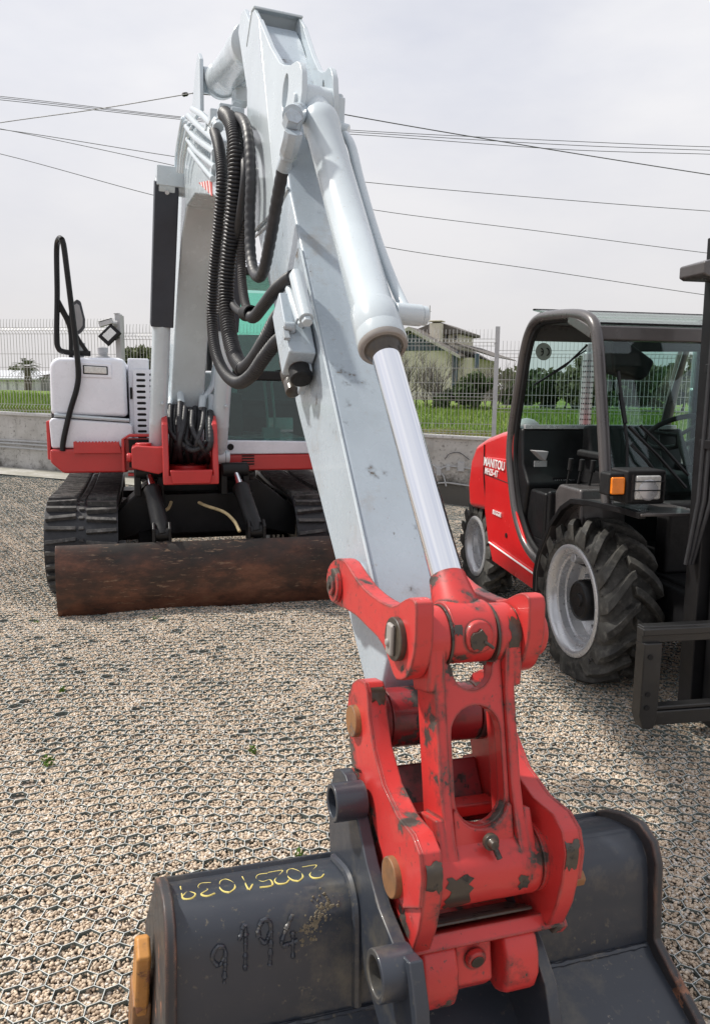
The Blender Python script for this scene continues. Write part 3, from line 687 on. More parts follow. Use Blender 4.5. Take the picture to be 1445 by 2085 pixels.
# white shed and grey annex at far left, dark hedge
SF = Frame((W(30, 790, 62).x, W(30, 790, 62).y, 0), 8)
def SY(px, py, y=0): return SF.ony(px, py, y)
sh = thing('shed', SF.w(0, 0, .7), 'long low white shed with pale metal roof at far left', 'shed')
a = SY(-60, 772); b_ = SY(72, 794); mb = MB(SF); mb.box(a[0], b_[0], 0, 6, .5, a[1]); mb.build('wall', plain('white_render', (.84, .84, .82), .8), sh, .02)
mb = MB(SF); t1 = SY(0, 763)[1]; mb.prism([(-.4, a[1]), (6.4, t1+.3), (6.4, t1+.45), (-.4, a[1]+.12)], a[0]-.4, b_[0]+.3); mb.build('roof', plain('metal_roof', (.60, .62, .65), .4, .3), sh, .01)
mb = MB(SF)
for px in range(-40, 70, 18): x = SY(px, 780)[0]; mb.box(x, x+.15, -.04, .02, .8, a[1]-.05)
mb.build('pilaster', plain('grey_pilaster', (.42, .42, .41), .8), sh, .005)
an = thing('annex', SF.w(3, 0, .7), 'small grey gabled outbuilding between the white shed and the excavator', 'outbuilding')
a = SY(74, 770, 2); b_ = SY(112, 795, 2); mb = MB(SF); mb.prism([(a[0], .5), (b_[0]+3, .5), (b_[0]+3, SY(100, 756, 2)[1]), (a[0], a[1])], 2, 7, 'y'); mb.build('wall', plain('grey_render', (.40, .39, .37), .85), an, .02)
mb = MB(SF); mb.prism([(a[0]-.3, a[1]-.05), (b_[0]+3, SY(100, 755, 2)[1]+.05), (b_[0]+3, SY(100, 755, 2)[1]+.25), (a[0]-.3, a[1]+.12)], 1.8, 7.2, 'y'); mb.build('roof', ROOF, an, .01)
rng = np.random.default_rng(12)
C = [tuple(W(x, 724+rng.normal()*4, 90)+Vector((0, rng.normal(), 0))) for x in np.linspace(255, 330, 16)]+[tuple(W(x, 745, 90)) for x in np.linspace(255, 420, 20)]+[tuple(W(x, 765, 90)) for x in np.linspace(255, 420, 20)]
q, f = leaves(rng, C, [1.0]*len(C), 5000, .3); b = at(290, 90, .75); o = raw('hedge', q, f, LM['olive'], loc=b); tag(o, 'distant olive hedge seen through the fence beside the boom', 'hedge')
C = []
for px in range(-150, 1750, 14): C.append(tuple(W(px, 786, 190)+Vector((0, rng.normal()*6, rng.random()*2.5))))
q, f = leaves(rng, C, list(1.5+1.8*rng.random(len(C))), 9000, .8); o = raw('far_treeline', q, f, LM['olive']); tag(o, 'low distant line of trees along the horizon', 'treeline', None, 'stuff')
# ---- overhead cables ---------------------------------------------------------------------------------
def cablepx(P, r, label, Zs):
    mb = MB(); pts = [W(x, y, Z) for (x, y), Z in zip(P, Zs)]; mb.sweep(crom(pts, 8), r, 5)
    o = mb.build('overhead_cable', M['wire'], None, 0, loc=pts[0]); tag(o, label, 'cable', 'overhead cables crossing the sky'); return o
def ext(a, b, t): return (a[0]+(b[0]-a[0])*t, a[1]+(b[1]-a[1])*t)
for i, (dy, dz) in enumerate(((0, 0), (4, 1), (9, 3))):
    cablepx([(-400, 158+dy*.7), (0, 196+dy*.8), (370, 238+dy*.6), (560, 254+dy), (800, 270+dy), (1150, 287+dy*1.5+i*2), (1445, 299+dy+i*3), (1800, 306+dy*1.2+i*4)], .012, ('uppermost', 'middle', 'lowest')[i]+' of the three close parallel cables high across the sky', [30]*8)
cablepx([(-300, 230), (0, 263), (350, 318), (550, 345), (745, 371), (1100, 403), (1445, 430), (1800, 452)], .011, 'thin cable passing just above the boom cylinder head to the right', [26]*8)
cablepx([(-300, 212), (0, 262), (345, 335), (560, 385), (765, 428), (1100, 471), (1445, 516), (1800, 556)], .010, 'thin cable starting at the left edge and dropping past the ram to right', [25]*8)
cablepx([(-300, 250), (0, 313), (315, 398), (560, 452), (790, 504), (1100, 550), (1445, 602), (1800, 650)], .010, 'lowest thin cable sloping down towards the loader roof', [24]*8)
cablepx([(-300, 296), (0, 250), (200, 222), (392, 190)], .012, 'cable rising from the left edge to the insulator beside the boom', [22, 21, 20, 19])
cablepx([(560, 203), (700, 233), (1000, 285), (1445, 356), (1800, 408)], .014, 'single thick cable falling from the arm top to the right edge', [19, 20, 21, 22, 23])
mb = MB(); p = W(392, 190, 19); q_ = W(372, 193, 19.2); mb.lathe([(.02, 0), (.05, .03), (.05, .09), (.03, .11), (.05, .14), (.02, .2)], q_, p-q_, 10); o = mb.build('insulator', M['black_matte'], None, .002, loc=p); tag(o, 'small dark insulator on the cable end left of the boom', 'insulator')
mb = MB(); mb.sweep([W(392, 190, 19), W(470, 196, 19), W(560, 203, 19)], .018, 5); o = mb.build('overhead_cable', M['wire'], None, 0, loc=W(392, 190, 19)); tag(o, 'short cable continuing from the insulator behind the arm', 'cable', 'overhead cables crossing the sky')
# ================================================================== EXCAVATOR
EXB = CF.w(0, 1.6, 0)
EX = thing('excavator', EXB, 'white and red tracked excavator whose arm reaches down to a black bucket in the foreground', 'excavator')
# ---- dipper arm -----------------------------------------------------------------
def seg(p0, p1, n): return [(p0[0]+(p1[0]-p0[0])*i/n, p0[1]+(p1[1]-p0[1])*i/n) for i in range(n)]
S = (.31, .20); T = (.16, .44); CP = (1.50, 1.93)          # bucket pin, link pin, ram head pin
body = [(.365, .33), (.472, .465), (.755, .79), (1.311, 1.42), (1.50, 1.64), (1.72, 2.02), (2.06, 2.365), (2.14, 2.43), (2.235, 2.37), (2.20, 2.04), (2.045, 1.60), (1.263, .857), (.798, .462), (.516, .208), (.43, .13)]
mb = MB(AF); mb.prism(body, -.086, .086)
dip = mb.build('dipper_arm', M['white_dirty'], EX, .012, 30)
side = [(2.262, 2.38), (2.165, 2.478), (2.12, 2.47), (2.03, 2.40), (1.62, 1.60), (2.045, 1.585), (2.215, 2.03)]
ear = [(2.03, 2.40), (1.84, 2.225)] + [A(x, y, -.072) for x, y in ((575, 128), (583, 133), (592, 132), (601, 123), (606, 127), (610, 145), (611, 185), (608, 228))] + [(1.50, 1.80), (1.55, 1.70), (1.62, 1.60)]
F0, F1 = Vector((2.03, 2.40)), Vector((1.62, 1.60)); FN = Vector((-(F1-F0).y, (F1-F0).x)).normalized(); FN = FN if FN.x < 0 else -FN
hole = [(A(578, 188, -.085)[0]+.030*cos(t*pi/10), A(578, 188, -.085)[1]+.062*sin(t*pi/10)) for t in range(20)]
for s in (-1, 1):
    mb = MB(AF); a, b = sorted((s*.086, s*.101)); mb.prism(side, a, b); sp = mb.build('dipper_side_plate', M['white'], dip, .004)
    mb = MB(AF); a, b = sorted((s*.080, s*.101)); mb.prism(ear, a, b, 'x', [hole])
    for v in mb.bm.verts:                                      # the ears lean in towards the ram
        q = AF.loc(v.co); dd = max(0, (Vector((q.y, q.z))-F0).dot(FN)); v.co -= AF.X*(s*min(.036, dd*.11))
    mb.build('ram_ear', M['white'], dip, .004)
mb = MB(AF)                                                  # closing plate on the top end
mb.prism([(2.12, 2.475), (2.165, 2.48), (2.265, 2.38), (2.275, 2.39), (2.175, 2.495), (2.12, 2.485)], -.104, .104)
mb.build('end_cap', M['white'], dip, .004)
mb = MB(AF)                                                  # weld beads along the side plates
for s in (-1, 1):
    mb.tube([(s*.088, *p) for p in [(1.50, 1.64), (1.75, 1.585), (2.04, 1.57)]], .006, 6)
    mb.tube([(s*.087, *p) for p in [(.43, .42), (.74, .77), (1.30, 1.405)]], .004, 6)
mb.build('weld_seam', M['white'], dip, 0)
mb = MB(AF)
mb.cyl((-.112, *S), (.112, *S), .068, n=32)
mb.build('pivot_boss', M['red_dark'], dip, .004)
mb = MB(AF); RK = A(675, 1188, -.16); RKP = (RK[0]-.012, RK[1]-.002)
mb.cyl((-.10, *RKP), (.10, *RKP), .055); mb.cyl((-.104, *RKP), (-.095, *RKP), .06)
mb.build('rocker_boss', M['white_dirty'], dip, .004)
# ---- bucket cylinder -------------------------------------------------------------
def lerp2(a, b, t): return (a[0]+(b[0]-a[0])*t, a[1]+(b[1]-a[1])*t)
ax0 = CP; ax1 = (.163, .447)
mb = MB(AF); L = Vector((0, ax1[0]-ax0[0], ax1[1]-ax0[1])); LN = L.length; D = L.normalized()
gl = A(770, 690, 0); tg = (Vector((0, *gl))-Vector((0, *ax0))).dot(D)
mb.lathe([(.035, .0), (.048, .03), (.052, .085), (.062, .095), (.064, .15), (.058, .16), (.060, tg-.10), (.066, tg-.09), (.068, tg-.005), (.066, tg)], (0, *ax0), D, 40)
mb.cyl((-.055, *ax0), (.055, *ax0), .056)
cyl_o = mb.build('bucket_cylinder', M['white'], EX, .003)
mb = MB(AF); mb.lathe([(.0685, tg-.004), (.0695, tg+.03), (.068, tg+.036)], (0, *ax0), D, 40, cap=False); mb.build('gland_collar', M['white'], cyl_o, .001)
mb = MB(AF); mb.lathe([(.068, tg+.03), (.068, tg+.046), (.064, tg+.052), (.049, tg+.052), (.046, tg+.03)], (0, *ax0), D, 36, cap=False)
mb.build('gland_nut', M['steel'], cyl_o, .002)
mb = MB(AF); mb.lathe([(.056, tg+.05), (.05, tg+.056), (.043, tg+.05)], (0, *ax0), D, 36, cap=False); mb.lathe([(.05, tg+.0), (.05, tg+.06), (.041, tg+.075), (.0385, tg+.085)], (0, *ax0), D, 30)
mb.build('wiper_seal', M['grease'], cyl_o, 0)
mb = MB(AF); mb.lathe([(.038, tg-.02), (.038, LN-.115)], (0, *ax0), D, 40)
mb.build('piston_rod', M['chrome'], cyl_o, 0)
mb = MB(AF); mb.lathe([(.041, LN-.135), (.043, LN-.115), (.052, LN-.06), (.056, LN)], (0, *ax0), D, 32); mb.cyl((-.052, *ax1), (.050, *ax1), .0665, n=40)
gp = Vector((0, *ax1)); gd = Vector((.1, -.96, .1)).normalized()
mb.lathe([(.036, .055), (.034, .068), (.028, .071)], gp, gd, 24)
mb.build('rod_eye', M['red'], cyl_o, .004)
mb = MB(AF); rr = random.Random(3); n = 14
mb.prism([(-.004+.020*cos(2*pi*k/n)*(.75+.45*rr.random()), .002+.023*sin(2*pi*k/n)*(.7+.5*rr.random())) for k in range(n)], -.078, -.060, 'y')
for v in mb.bm.verts: pass
bmesh.ops.translate(mb.bm, verts=mb.bm.verts, vec=AF.M.to_3x3() @ Vector((.006, ax1[0], ax1[1])))
mb.tube([Vector(gp)+Vector((.012, -.077, 0)), Vector(gp)+Vector((.022, -.084, -.006)), Vector(gp)+Vector((.030, -.086, -.012))], .004, 6)
mb.build('grease_fitting', M['grease'], cyl_o, .002)
# hard pipe along the ram and its elbows
mb = MB(AF); P = [(.085, *A(x, y, .085)) for x, y in ((702, 275), (716, 300), (733, 370), (765, 480), (800, 575), (826, 632))]
mb.tube(P, .0155, 12)
e = Vector((.085, *A(826, 640, .085)))
mb.cyl(e+Vector((-.035, 0, 0)), e+Vector((.045, 0, 0)), .030); mb.cyl(e+Vector((.045, 0, 0)), e+Vector((.062, 0, 0)), .027); mb.cyl(e+Vector((-.05, .03, .0)), e+Vector((-.03, .0, 0)), .024)
e2 = Vector((.10, *A(703, 268, .10))); mb.cyl(e2+Vector((-.05, .03, .02)), e2+Vector((.01, 0, 0)), .024)
mb.build('oil_pipe', M['white'], cyl_o, .003)
mb = MB(AF); mb.cyl((-.082, *CP), (.10, *CP), .024)
q = A(690, 225, .085); mb.box(.07, .098, q[0]-.03, q[0]+.035, q[1]-.075, q[1]+.035); mb.cyl((.084, q[0], q[1]+.035), (.084, q[0], q[1]+.052), .015, n=6)
mb.build('head_pin', M['white'], cyl_o, .004)

# ---- rocker plates ----------------------------------------------------------------
rock_px = [(665, 1168), (672, 1148), (686, 1137), (702, 1144), (716, 1166), (740, 1198), (770, 1222), (798, 1234), (815, 1226), (832, 1217), (845, 1228), (846, 1262), (844, 1316), (836, 1358), (825, 1381), (806, 1384), (795, 1360), (784, 1326), (768, 1298), (748, 1278), (724, 1254), (698, 1238), (676, 1226), (665, 1200)]
rock2 = [A(x, y, -.148) for x, y in rock_px]
for s in (-1, 1):
    mb = MB(AF); a, b = sorted((s*.148, s*.108)); mb.prism(smooth2(rock2, 2), a, b)
    rk = mb.build('rocker_plate', M['red'], EX, .003)
    mb = MB(AF); x = s*.148
    mb.cyl((x, *RKP), (x+s*.014, *RKP), .044); mb.cyl((x+s*.012, *RKP), (x+s*.022, *RKP), .026)
    mb.build('pin_washer', M['red'], rk, .003)
    mb = MB(AF); mb.cyl((x+s*.02, *RKP), (x+s*.026, *RKP), .011, n=6); mb.build('bolt_head', M['grease'], rk, .001)
    if s < 0:
        mb = MB(AF); mb.cyl((x-.014, *T), (x+.002, *T), .046); mb.build('pin_washer', M['grease'], rk, .003)
        mb = MB(AF); mb.obox((x-.018, T[0], T[1]), (.006, 0, 0), (0, .016, 0), (0, 0, .034)); mb.cyl((x-.03, T[0], T[1]-.006), (x-.015, T[0], T[1]-.006), .009, n=10); mb.build('pin_lock', M['steel'], rk, .006)
    else:
        mb = MB(AF); mb.lathe([(.058, 0), (.056, .03), (.048, .036)], (x-.002, *T), (1, 0, 0)); mb.build('pin_cap', M['red'], rk, .004)
# ---- bucket link (H link) --------------------------------------------------------
O = (.034, -.012)
mb = MB(AF); u = Vector((T[0]-O[0], T[1]-O[1])).normalized(); nrm = Vector((-u.y, u.x))            # u along the link, nrm towards the camera
def LK(a, b): return (O[0]+u.x*a+nrm.x*b, O[1]+u.y*a+nrm.y*b)                                       # a along from lower pin, b towards camera
LL = (Vector(T)-Vector(O)).length
mb.cyl((-.116, *O), (.116, *O), .073, n=44)
mb.cyl((-.104, *T), (-.057, *T), .0655, n=40); mb.cyl((.056, *T), (.105, *T), .0655, n=40)
for s in (-1, 1):
    a, b = sorted((s*.092, s*.069))
    mb.prism([LK(.0, .072), LK(.08, .056), (LK(.16, .046)), LK(LL-.12, .046), LK(LL-.05, .056), LK(LL, .064), LK(LL+.02, 0), LK(LL, -.05), LK(LL-.06, -.05), LK(.16, -.05), LK(.05, -.05), LK(0, -.06)], a, b)
    c, d = sorted((s*.075, s*.108)); mb.prism([LK(.0, .070), LK(.05, .062), LK(.11, .05), LK(.11, -.03), LK(0, -.06)], c, d)
    mb.prism([LK(LL, .063), LK(LL-.07, .055), LK(LL-.11, .044), LK(LL-.11, -.03), LK(LL, -.05)], c, d)
lk = mb.build('bucket_link', M['red'], EX, .0045, 32)
mb = MB(Frame(AF.w(0, *LK(0, .016)), 19, 2))
# web plate with its oval hole, built in the plane of the link
Lx, Ly, Lz = AF.X, AF.Y*u.x+AF.Z*u.y, AF.Y*nrm.x+AF.Z*nrm.y
fr = Frame((0, 0, 0), 0); fr.o = AF.w(0, *O); fr.X, fr.Y, fr.Z = Lx, Ly, Lz
fr.M = Matrix(((Lx.x, Ly.x, Lz.x, fr.o.x), (Lx.y, Ly.y, Lz.y, fr.o.y), (Lx.z, Ly.z, Lz.z, fr.o.z), (0, 0, 0, 1)))
mb = MB(fr)
hole = arc(0.0, .142, .057, 180, 360, 12)+arc(.0, .268, .057, 0, 180, 12)
outer = [(-.068, .05), (.068, .05), (.068, LL-.035), (.05, LL-.06)]+arc(.0, LL-.068, .046, 0, -180, 12)+[(-.05, LL-.06), (-.068, LL-.035)]
mb.prism(outer, .006, .036, 'z', [hole])
mb.build('link_web', M['red'], lk, .004)
mb = MB(fr)
mb.prism([(-.068, .03), (.068, .03), (.068, .12)]+arc(0, .142, .061, -15, -165, 10)+[(-.068, .12)], .012, .048, 'z'); mb.build('link_web', M['red'], lk, .016, seg=3)
mb = MB(AF); mb.lathe([(.017, 0), (.017, .01), (.011, .012), (.009, .024)], (0, *LK(.062, .066)), (0, nrm.x-.2*u.x, nrm.y-.2*u.y), 16); mb.cyl((.004, *LK(.052, .078)), (.010, *LK(.030, .086)), .006, n=10)
mb.build('grease_nipple', M['grease'], lk, .001)
for x in (-.108, -.055, .053, .1075):
    mb = MB(AF)
    if abs(x) > .1: mb.cyl((x-.0035, *T), (x+.0035, *T), .062, n=36)
    else: mb.cyl((x-.0028, *T), (x+.0028, *T), .0685, n=36)
    mb.build('grease_gap', M['grease'], lk, .001)
for x in (-.122, .122): mb = MB(AF); mb.cyl((x-.006, *O), (x+.006, *O), .066, n=36); mb.build('grease_gap', M['grease'], lk, .001)
# grease and bare steel where the joints work
def tube_patch(c, rad, l0, l1, a0, a1, seed, mat='grease', par=None):
    rr = random.Random(seed); mb = MB(AF); n = 9; m = 7; G = []
    for i in range(n):
        row = []
        for j in range(m):
            la = l0+(l1-l0)*j/(m-1); an = a0+(a1-a0)*i/(n-1)
            if i in (0, n-1): an += rr.uniform(-.12, .12)*(a1-a0)
            if j in (0, m-1): la += rr.uniform(-.14, .14)*(l1-l0)
            row.append(mb.v((la, c[0]-rad*cos(radians(an)), c[1]+rad*sin(radians(an)))))
        G.append(row)
    for i in range(n-1):
        for j in range(m-1): mb.f((G[i][j], G[i][j+1], G[i+1][j+1], G[i+1][j]))
    mb.build('grease_patch', M[mat], par or lk, 0)
tube_patch(O, .0742, -.098, -.048, -40, 22, 1); tube_patch(O, .0742, .060, .082, -20, 5, 2); tube_patch(O, .0742, -.02, .03, -62, -45, 3)
tube_patch(T, .0667, .078, .103, -30, 45, 4); tube_patch(T, .0667, -.10, -.075, -60, -20, 5); tube_patch(T, .0677, .022, .05, 40, 75, 6); tube_patch(T, .0677, -.05, -.03, 20, 60, 7)
# ---- quick hitch -----------------------------------------------------------------
hl = [(728, 1383), (742, 1390), (747, 1410), (749, 1455), (758, 1520), (778, 1598), (808, 1662), (838, 1700), (853, 1740), (858, 1790), (853, 1850), (845, 1900), (832, 1942), (800, 1942), (778, 1888), (760, 1830), (744, 1770), (728, 1700), (712, 1630), (700, 1585), (703, 1566), (717, 1562), (711, 1510), (706, 1460), (709, 1412), (717, 1390)]
hp = [A(x, y, -.178) for x, y in hl]
inner = [A(x, y, -.178) for x, y in [(728, 1383), (742, 1390), (747, 1410), (749, 1455), (758, 1520), (778, 1598), (808, 1662), (838, 1700), (853, 1740), (858, 1790), (853, 1850), (820, 1850), (795, 1800), (760, 1680), (735, 1570), (717, 1562), (711, 1510), (706, 1460), (709, 1412), (717, 1390)]]
qh = None
for s in (-1, 1):
    mb = MB(AF); a, b = sorted((s*.172, s*.132)); mb.prism(hp, a, b)
    o = mb.build('quick_hitch' if s < 0 else 'hitch_plate', M['red'], EX if s < 0 else qh, .0035)
    if s < 0: qh = o
    mb = MB(AF); a, b = sorted((s*.178, s*.17)); mb.prism(inner, a, b); mb.build('plate_doubler', M['red'], qh, .002)
    mb = MB(AF); mb.cyl((s*.12, *O), (s*.134, *O), .072); mb.build('spacer', M['red'], qh, .003)
    mb = MB(AF); mb.cyl((s*.114, *S), (s*.134, *S), .07); mb.build('spacer', M['red_dark'], qh, .003)
    for p, r in (((.042, -.018), .040), (S, .036)):
        if s > 0 and p != S: continue
        mb = MB(AF); mb.cyl((s*.15, *p), (s*.192, *p), r, n=30); mb.build('hitch_pin', M['pin'], qh, .003)
    if s > 0:
        mb = MB(AF); mb.lathe([(.07, 0), (.068, .03), (.056, .042)], (.17, *O), (1, 0, 0)); mb.build('pin_boss', M['red'], qh, .005)
        mb = MB(AF); mb.cyl((.176, -.035, -.035), (.212, -.035, -.035), .017, n=6); mb.build('lock_bolt', M['pin'], qh, .002)
LF = Frame(AF.w(-.012, .036, -.010), 19, 2)
# floor plate with the latch housing under it
mb = MB(LF); mb.prism([(-.075, -.128), (-.05, -.150), (.04, -.205), (.16, -.165), (.17, -.13), (.06, -.165), (-.055, -.105)], -.172, .19)
mb.prism([(-.06, -.155), (-.075, -.13), (-.04, -.10), (.06, -.16)], .172, .20)
mb.build('floor_plate', M['red'], qh, .003)
mb = MB(LF); mb.prism([(-.046, -.1), (.05, -.154), (.055, -.148), (-.04, -.094)], -.131, .131); mb.build('grease_layer', M['grease'], qh, .004)
def latch(l0, l1):
    m = MB(LF); m.prism([(-.062, -.13), (-.085, -.17), (-.092, -.215), (-.082, -.252), (-.045, -.275), (.0, -.27), (.05, -.235), (.06, -.18)], l0, l1); return m
latch(-.133, -.052).build('latch_jaw', M['red'], qh, .014, seg=3)
latch(.052, .131).build('latch_jaw', M['red'], qh, .014, seg=3)
mb = MB(LF); mb.prism([(-.045, -.14), (-.066, -.225), (-.04, -.255), (.04, -.24), (.04, -.15)], -.048, .035)
mb.cyl((-.006, -.05, -.172), (-.006, -.068, -.176), .022); mb.build('latch_block', M['red'], qh, .006)
mb = MB(LF); mb.cyl((-.006, -.066, -.175), (-.006, -.0705, -.176), .014); mb.build('latch_bore', M['grease'], qh, .001)
mb = MB(LF); mb.cyl((-.1355, -.045, -.205), (-.131, -.045, -.205), .046, n=32); mb.build('latch_bore', M['grease'], qh, .001)
mb = MB(LF); mb.cyl((-.1375, -.045, -.205), (-.131, -.045, -.205), .040, n=32); mb.build('latch_pin', M['red'], qh, .002)
for s_, seed in ((-1, 11), (1, 12)):                              # smeared grease down the front edges of the plates
    for (i0, i1, k) in ((1, 3, 0), (8, 10, 1)):
        rr = random.Random(seed+k); mb = MB(AF); a, b = sorted((s_*.168, s_*.134)); P = [Vector(hp[i]) for i in range(i0, i1+1)]
        P = crom([(q.x, q.y, 0) for q in [P[0].lerp(P[1], .35)]+P[1:-1]+[P[-1].lerp(P[-2], .3)]], 5); R = []; xs_ = np.linspace(a, b, 7); j0 = [rr.uniform(0, .012) for _ in xs_]; j1 = [rr.uniform(0, .018) for _ in xs_]; cut = .3+.5*rr.random()
        tt = (P[-1]-P[0]).normalized()
        for i, q in enumerate(P):
            e0 = max(0, 1-i/2.); e1 = max(0, 1-(len(P)-1-i)/2.)
            R.append([mb.v((x if k < 6 else x-abs(b-a)*.3*cut*rr.random(), q.x-.0018+tt.x*(j0[k]*e0-j1[k]*e1), q.y+.0012+tt.y*(j0[k]*e0-j1[k]*e1))) for k, x in enumerate(xs_)])
        for r0, r1 in zip(R, R[1:]):
            for j in range(6): mb.f((r0[j], r0[j+1], r1[j+1], r1[j]))
        mb.build('grease_patch', M['grease'], qh, 0)
# cross members behind the link
mb = MB(AF); mb.prism([(.30, .085), (.335, .06), (.25, -.055), (.215, -.03)], -.131, .131); mb.build('hitch_crossbar', M['red_dark'], qh, .006)
mb = MB(AF); mb.prism([(.185, .028), (.235, .024), (.235, -.006), (.185, -.002)], -.131, .131); mb.build('hitch_crossbar', M['red'], qh, .005)

# ---- bucket ----------------------------------------------------------------------
BL, BR = -.60, .535
top = [(.34, -.150), (.30, -.132), (.25, -.118)]
prof = top + [(.195, -.108), (.16, -.122), (.138, -.15), (.127, -.20), (.108, -.355)]
prof2 = [(.108, -.352), (.085, -.372), (.0, -.415), (-.16, -.50), (-.27, -.60), (-.20, -.615)]
mb = MB(AF); mb.strip(prof, BL, BR, .014); bk = mb.build('bucket', M['black_steel'], EX, .003, 60)
mb = MB(AF); mb.strip(prof2, BL, BR, .014); mb.build('heel_plate', M['black_steel'], bk, .003, 60)
mb = MB(AF); rr = random.Random(5)
pts = [(x, .102+rr.uniform(-.001, .001), -.3575+rr.uniform(-.001, .001)) for x in np.linspace(BL+.01, BR-.01, 90)]
mb.sweep(pts, [.006+rr.uniform(-.0015, .0015) for _ in pts], 6); mb.build('weld_bead', M['black_steel'], bk, 0)
for x, s in ((BL, -1), (BR, 1)):
    mb = MB(AF); a, b = sorted((x-s*.002, x+s*.022))
    rim = [(.365, -.165), (.345, -.138), (.31, -.116), (.25, -.092), (.18, -.082), (.13, -.105), (.106, -.15), (.10, -.21), (.086, -.335), (.0, -.385), (-.175, -.485), (-.30, -.60), (-.2, -.63), (.45, -.63), (.66, -.56), (.58, -.40)]
    mb.prism(rim, a, b); mb.build('bucket_side_plate', M['black_rusty'], bk, .006)
mb = MB(AF); mb.strip([(-.2, -.61), (.5, -.61), (.72, -.50)][::-1], BL, BR, .016); mb.build('bucket_floor', M['black_steel'], bk, .004)
mb = MB(AF); mb.strip([(.34, -.155), (.55, -.3), (.60, -.33)], BL, BR, .016); mb.build('bucket_back', M['black_steel'], bk, .004)
lug = [(680, 1566), (672, 1600), (669, 1680), (672, 1760), (700, 1850), (735, 1960), (770, 2085), (800, 2190), (850, 2190), (845, 2060), (832, 1960), (800, 1925), (770, 1850), (745, 1760), (722, 1650), (702, 1580), (692, 1566)]
lug2 = [A(x, y, -.215) for x, y in lug]
lug3 = [(.30, -.10), (.12, -.13), (.0, -.20), (-.06, -.25), (-.10, -.34), (-.12, -.48), (.10, -.40), (.2, -.3)]
for s in (-1, 1):
    mb = MB(AF); a, b = (-.215, -.186) if s < 0 else (.128, .158); mb.prism(lug2 if s < 0 else lug3, a, b)
    for c, r in (((.247, .041), .047), ((-.054, -.150), .050)): pass
    lo = mb.build('bucket_lug', M['black_steel'], bk, .004)
    for (px, py, r) in ((675, 1635, .041), (762, 1988, .047)):
        if s > 0: continue
        c = A(px, py, -.262); mb = MB(AF)
        mb.ring((s*.262, *c), (s*.19, *c), r, r*.72, 32); mb.cyl((s*.20, *c), (s*.19, *c), r*.73)
        mb.build('lug_bush', M['black_steel'], bk, .003)
mb = MB(AF)                                                   # weld fillet where shell meets the lug
mb.tube([(-.22, y, z+.004) for y, z in prof[1:]], .011, 8, 4)
mb.build('fillet_weld', M['black_steel'], bk, 0)
mb = MB(AF); c = Vector((-.635, .47, -.42))
mb.prism([(.30, -.30), (.345, -.275), (.385, -.30), (.46, -.47), (.52, -.66), (.44, -.66), (.36, -.47)], -.662, -.630)
mb.build('bucket_tooth', M['ochre'], bk, .008, seg=3)
mb = MB(AF); mb.prism([(.36, -.46), (.47, -.46), (.56, -.66), (.42, -.66)], -.666, -.624); mb.build('tooth_adapter', M['pin'], bk, .006)
# hand-lettered numbers: strokes in a unit cell
GL = {'2': [[(.0, .8), (.2, 1), (.45, .95), (.5, .7), (.3, .4), (0, .02), (.55, .0)]], '0': [[(.3, 1), (.05, .75), (.02, .35), (.2, .0), (.42, .1), (.55, .5), (.48, .85), (.3, 1)]],
      '5': [[(.55, 1), (.1, 1), (.06, .58), (.35, .62), (.5, .35), (.35, .05), (.0, .05)]], '1': [[(.1, .7), (.32, 1), (.3, .0)]], '3': [[(.02, .9), (.3, 1), (.48, .8), (.2, .55), (.5, .35), (.35, .02), (.0, .08)]],
      '9': [[(.5, .72), (.28, .5), (.05, .72), (.22, .98), (.48, .92), (.5, .6), (.46, .0)]], '4': [[(.42, 1), (.0, .38), (.58, .38)], [(.42, .62), (.42, .0)]], '8': [[(.28, .52), (.05, .78), (.28, 1), (.5, .78), (.28, .52), (.02, .25), (.28, .0), (.55, .25), (.28, .52)]]}
mb = MB(AF); x = .0
cells = [('2', -.268), ('0', -.312), ('2', -.347), ('5', -.382), ('1', -.420), ('0', -.462), ('3', -.508), ('9', -.545)]
dirz = (Vector((.36, -.143))-Vector((.195, -.108))); 
for ch, lx in cells:                                          # written from the far side: upside down from here
    for stx in GL[ch]:
        P = []
        for gx, gy in stx:
            t = .80-.62*(1-gy)*.9; q = Vector((.195, -.108)).lerp(Vector((.36, -.143)), 1-t) if False else Vector((.205, -.1095)).lerp(Vector((.325, -.140)), .04+.62*(1-gy))
            P.append((lx-gx*.060, q.x, q.y+.0005))
        c = crom(P, 5); mb.sweep(c, .0023, 6)
mb.build('painted_number', M['chalk'], bk, 0)
mb = MB(AF); rr = random.Random(9)
for ch, lx, z0, h in (('9', -.530, -.245, .075), ('1', -.478, -.228, .088), ('9', -.436, -.226, .092), ('4', -.385, -.222, .088)):
    for stx in GL[ch]:
        P = []
        for gx, gy in stx:
            z = z0+gy*h; y = .127+(.108-.127)*((-.20-z)/.155) if z < -.20 else .127+(z+.20)*.2
            P.append((lx+gx*.058, y-.001, z))
        c = resample(crom(P, 6), .003); mb.sweep(c, [.0047+.0010*sin(i*.85)+rr.uniform(-.0012, .0012) for i in range(len(c))], 8)
mb.build('welded_number', M['black_steel'], bk, 0)
mb = MB(AF); rr = random.Random(4)                             # dried mud on the shell
for k in range(170):
    t = rr.random(); lx = -.285-.05*t+rr.gauss(0, .010); z = -.130-.05*t+rr.gauss(0, .009); y = .127+(z+.2)*.2+(.0 if z < -.15 else (z+.15)*.6); r = .001+.0036*rr.random()**2
    mb.lathe([(r, -.002), (r*.9, .0002), (r*.4, .0006)], (lx, y-.0006, z), (rr.uniform(-.3, .3), -1, .3), 5)
mb.build('dried_mud', plain('dried_mud', (.17, .145, .10), .95, 0, .3, 60), bk, 0)
